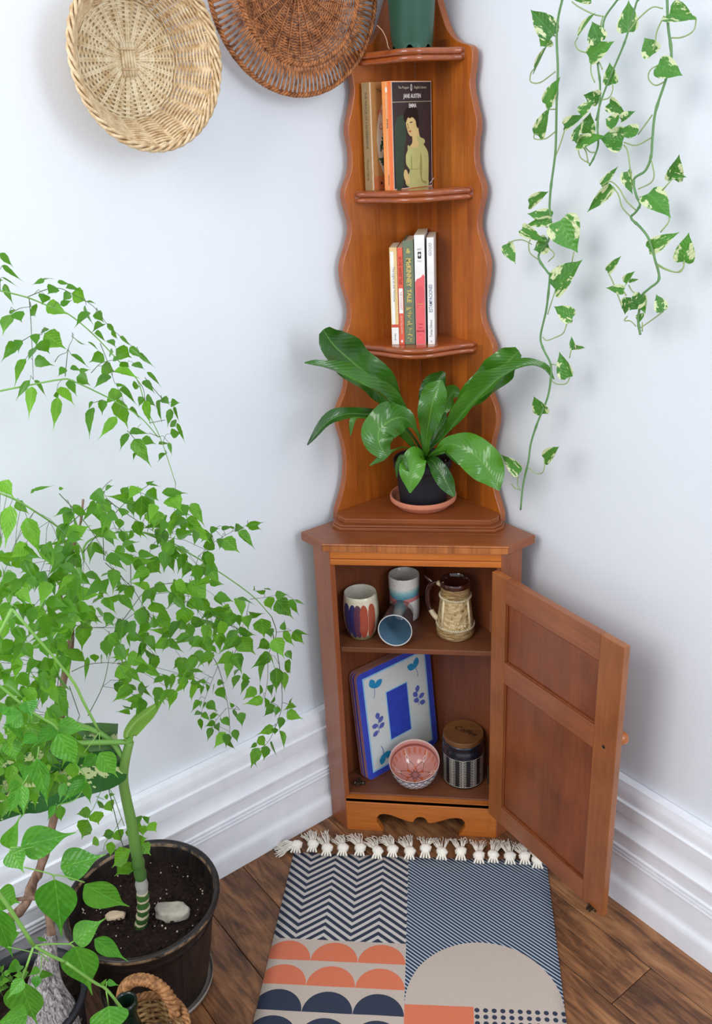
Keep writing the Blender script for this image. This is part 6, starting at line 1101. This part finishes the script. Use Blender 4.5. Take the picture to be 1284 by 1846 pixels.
for i in range(NS):
    a = 2*pi*i/NS; P = [surf(q, a)+Vector((0, 0, .0018 if q < 1 else 0)) for q in (.10,.3,.5,.7,.9,1.0,1.1,1.3,1.5,1.7,1.9)]
    part('rib', merge(tube([p+Vector((-sin(a), cos(a), 0))*.0014 for p in P], .0016, 5), tube([p-Vector((-sin(a), cos(a), 0))*.0014 for p in P], .0016, 5)), CANE2, cb)
for k_ in range(-2, 3): part('cross_rod', tube([(k_*.0042, -.021, .0095),(k_*.0042, .021, .0095)], .0022, 6), CANE2, cb, smooth=True)
for s_ in (-.0125, .0125): part('binding', tube([(-.013, s_, .0122),(.013, s_, .0122)], .0014, 6), CANE, cb, smooth=True)
def rimf(dz, dr_=0):
    def f_(t): a = 2*pi*t; p = surf(1.95, a)+Vector(((dr_)*cos(a), dr_*sin(a), dz)); return p, Vector((cos(a), sin(a), 0)), Vector((0,0,1))
    return f_
for dz, dr_ in ((.000, 0), (.0052, .002)): part('rim', braid(rimf(dz, dr_), 240, .0024, .0034, 15, 3), CANE, cb, smooth=True, label='loosely braided rim')
RAT = weave_mat('reddish_rattan', (190, 122, 72), (98, 52, 26), 110, .5)
ch = thing('rattan_charger', 'round reddish-brown rattan charger with openwork border on the left wall', 'charger')
ch.matrix_world = wallframe(.2660, 1.548, .0315, -.035)
L = []
for j in range(27):
    R = .004+.0038*j
    fz = .004+.009*max(0, (j-21)/5.0)**1.5
    for s in range(2):
        P = []; nt = max(6, int(R*900)); m_ = max(24, int(R*1500))
        for i in range(m_): a = 2*pi*i/m_; ph = nt*a*.5+pi*s; P.append(((R+.0011*cos(ph))*cos(a), (R+.0011*cos(ph))*sin(a), fz+.0011*sin(ph)))
        L.append(tube(P, .00125, 4, closed=True))
o = part('coiled_centre', merge(*L), RAT, ch, smooth=True); o['kind'] = 'stuff'
part('spokes', merge(*[tube([(.012*cos(a), .012*sin(a), .0065),(.100*cos(a), .100*sin(a), .0075)], .0009, 4) for a in [2*pi*i/24 for i in range(24)]]), RAT, ch)
L = []; nb_ = 116
for i in range(nb_):
    a = 2*pi*i/nb_
    for s in (-1, 1): L.append(tube(spline([(.1045*cos(a), .1045*sin(a), .013),(.114*cos(a+s*.012), .114*sin(a+s*.012), .0155),(.132*cos(a+s*.030+.02), .132*sin(a+s*.030+.02), .010),(.1455*cos(a+s*.033+.03), .1455*sin(a+s*.033+.03), .004)], 3), .0015, 4))
o = part('openwork_border', merge(*L), RAT, ch, smooth=True); o['kind'] = 'stuff'
part('inner_ring', braid(circ(.1050, .0140), 260, .0021, .0026, 42, 3), RAT, ch, smooth=True); part('rim', braid(circ(.1465, .0035), 320, .0019, .0024, 52, 3), RAT, ch, smooth=True)
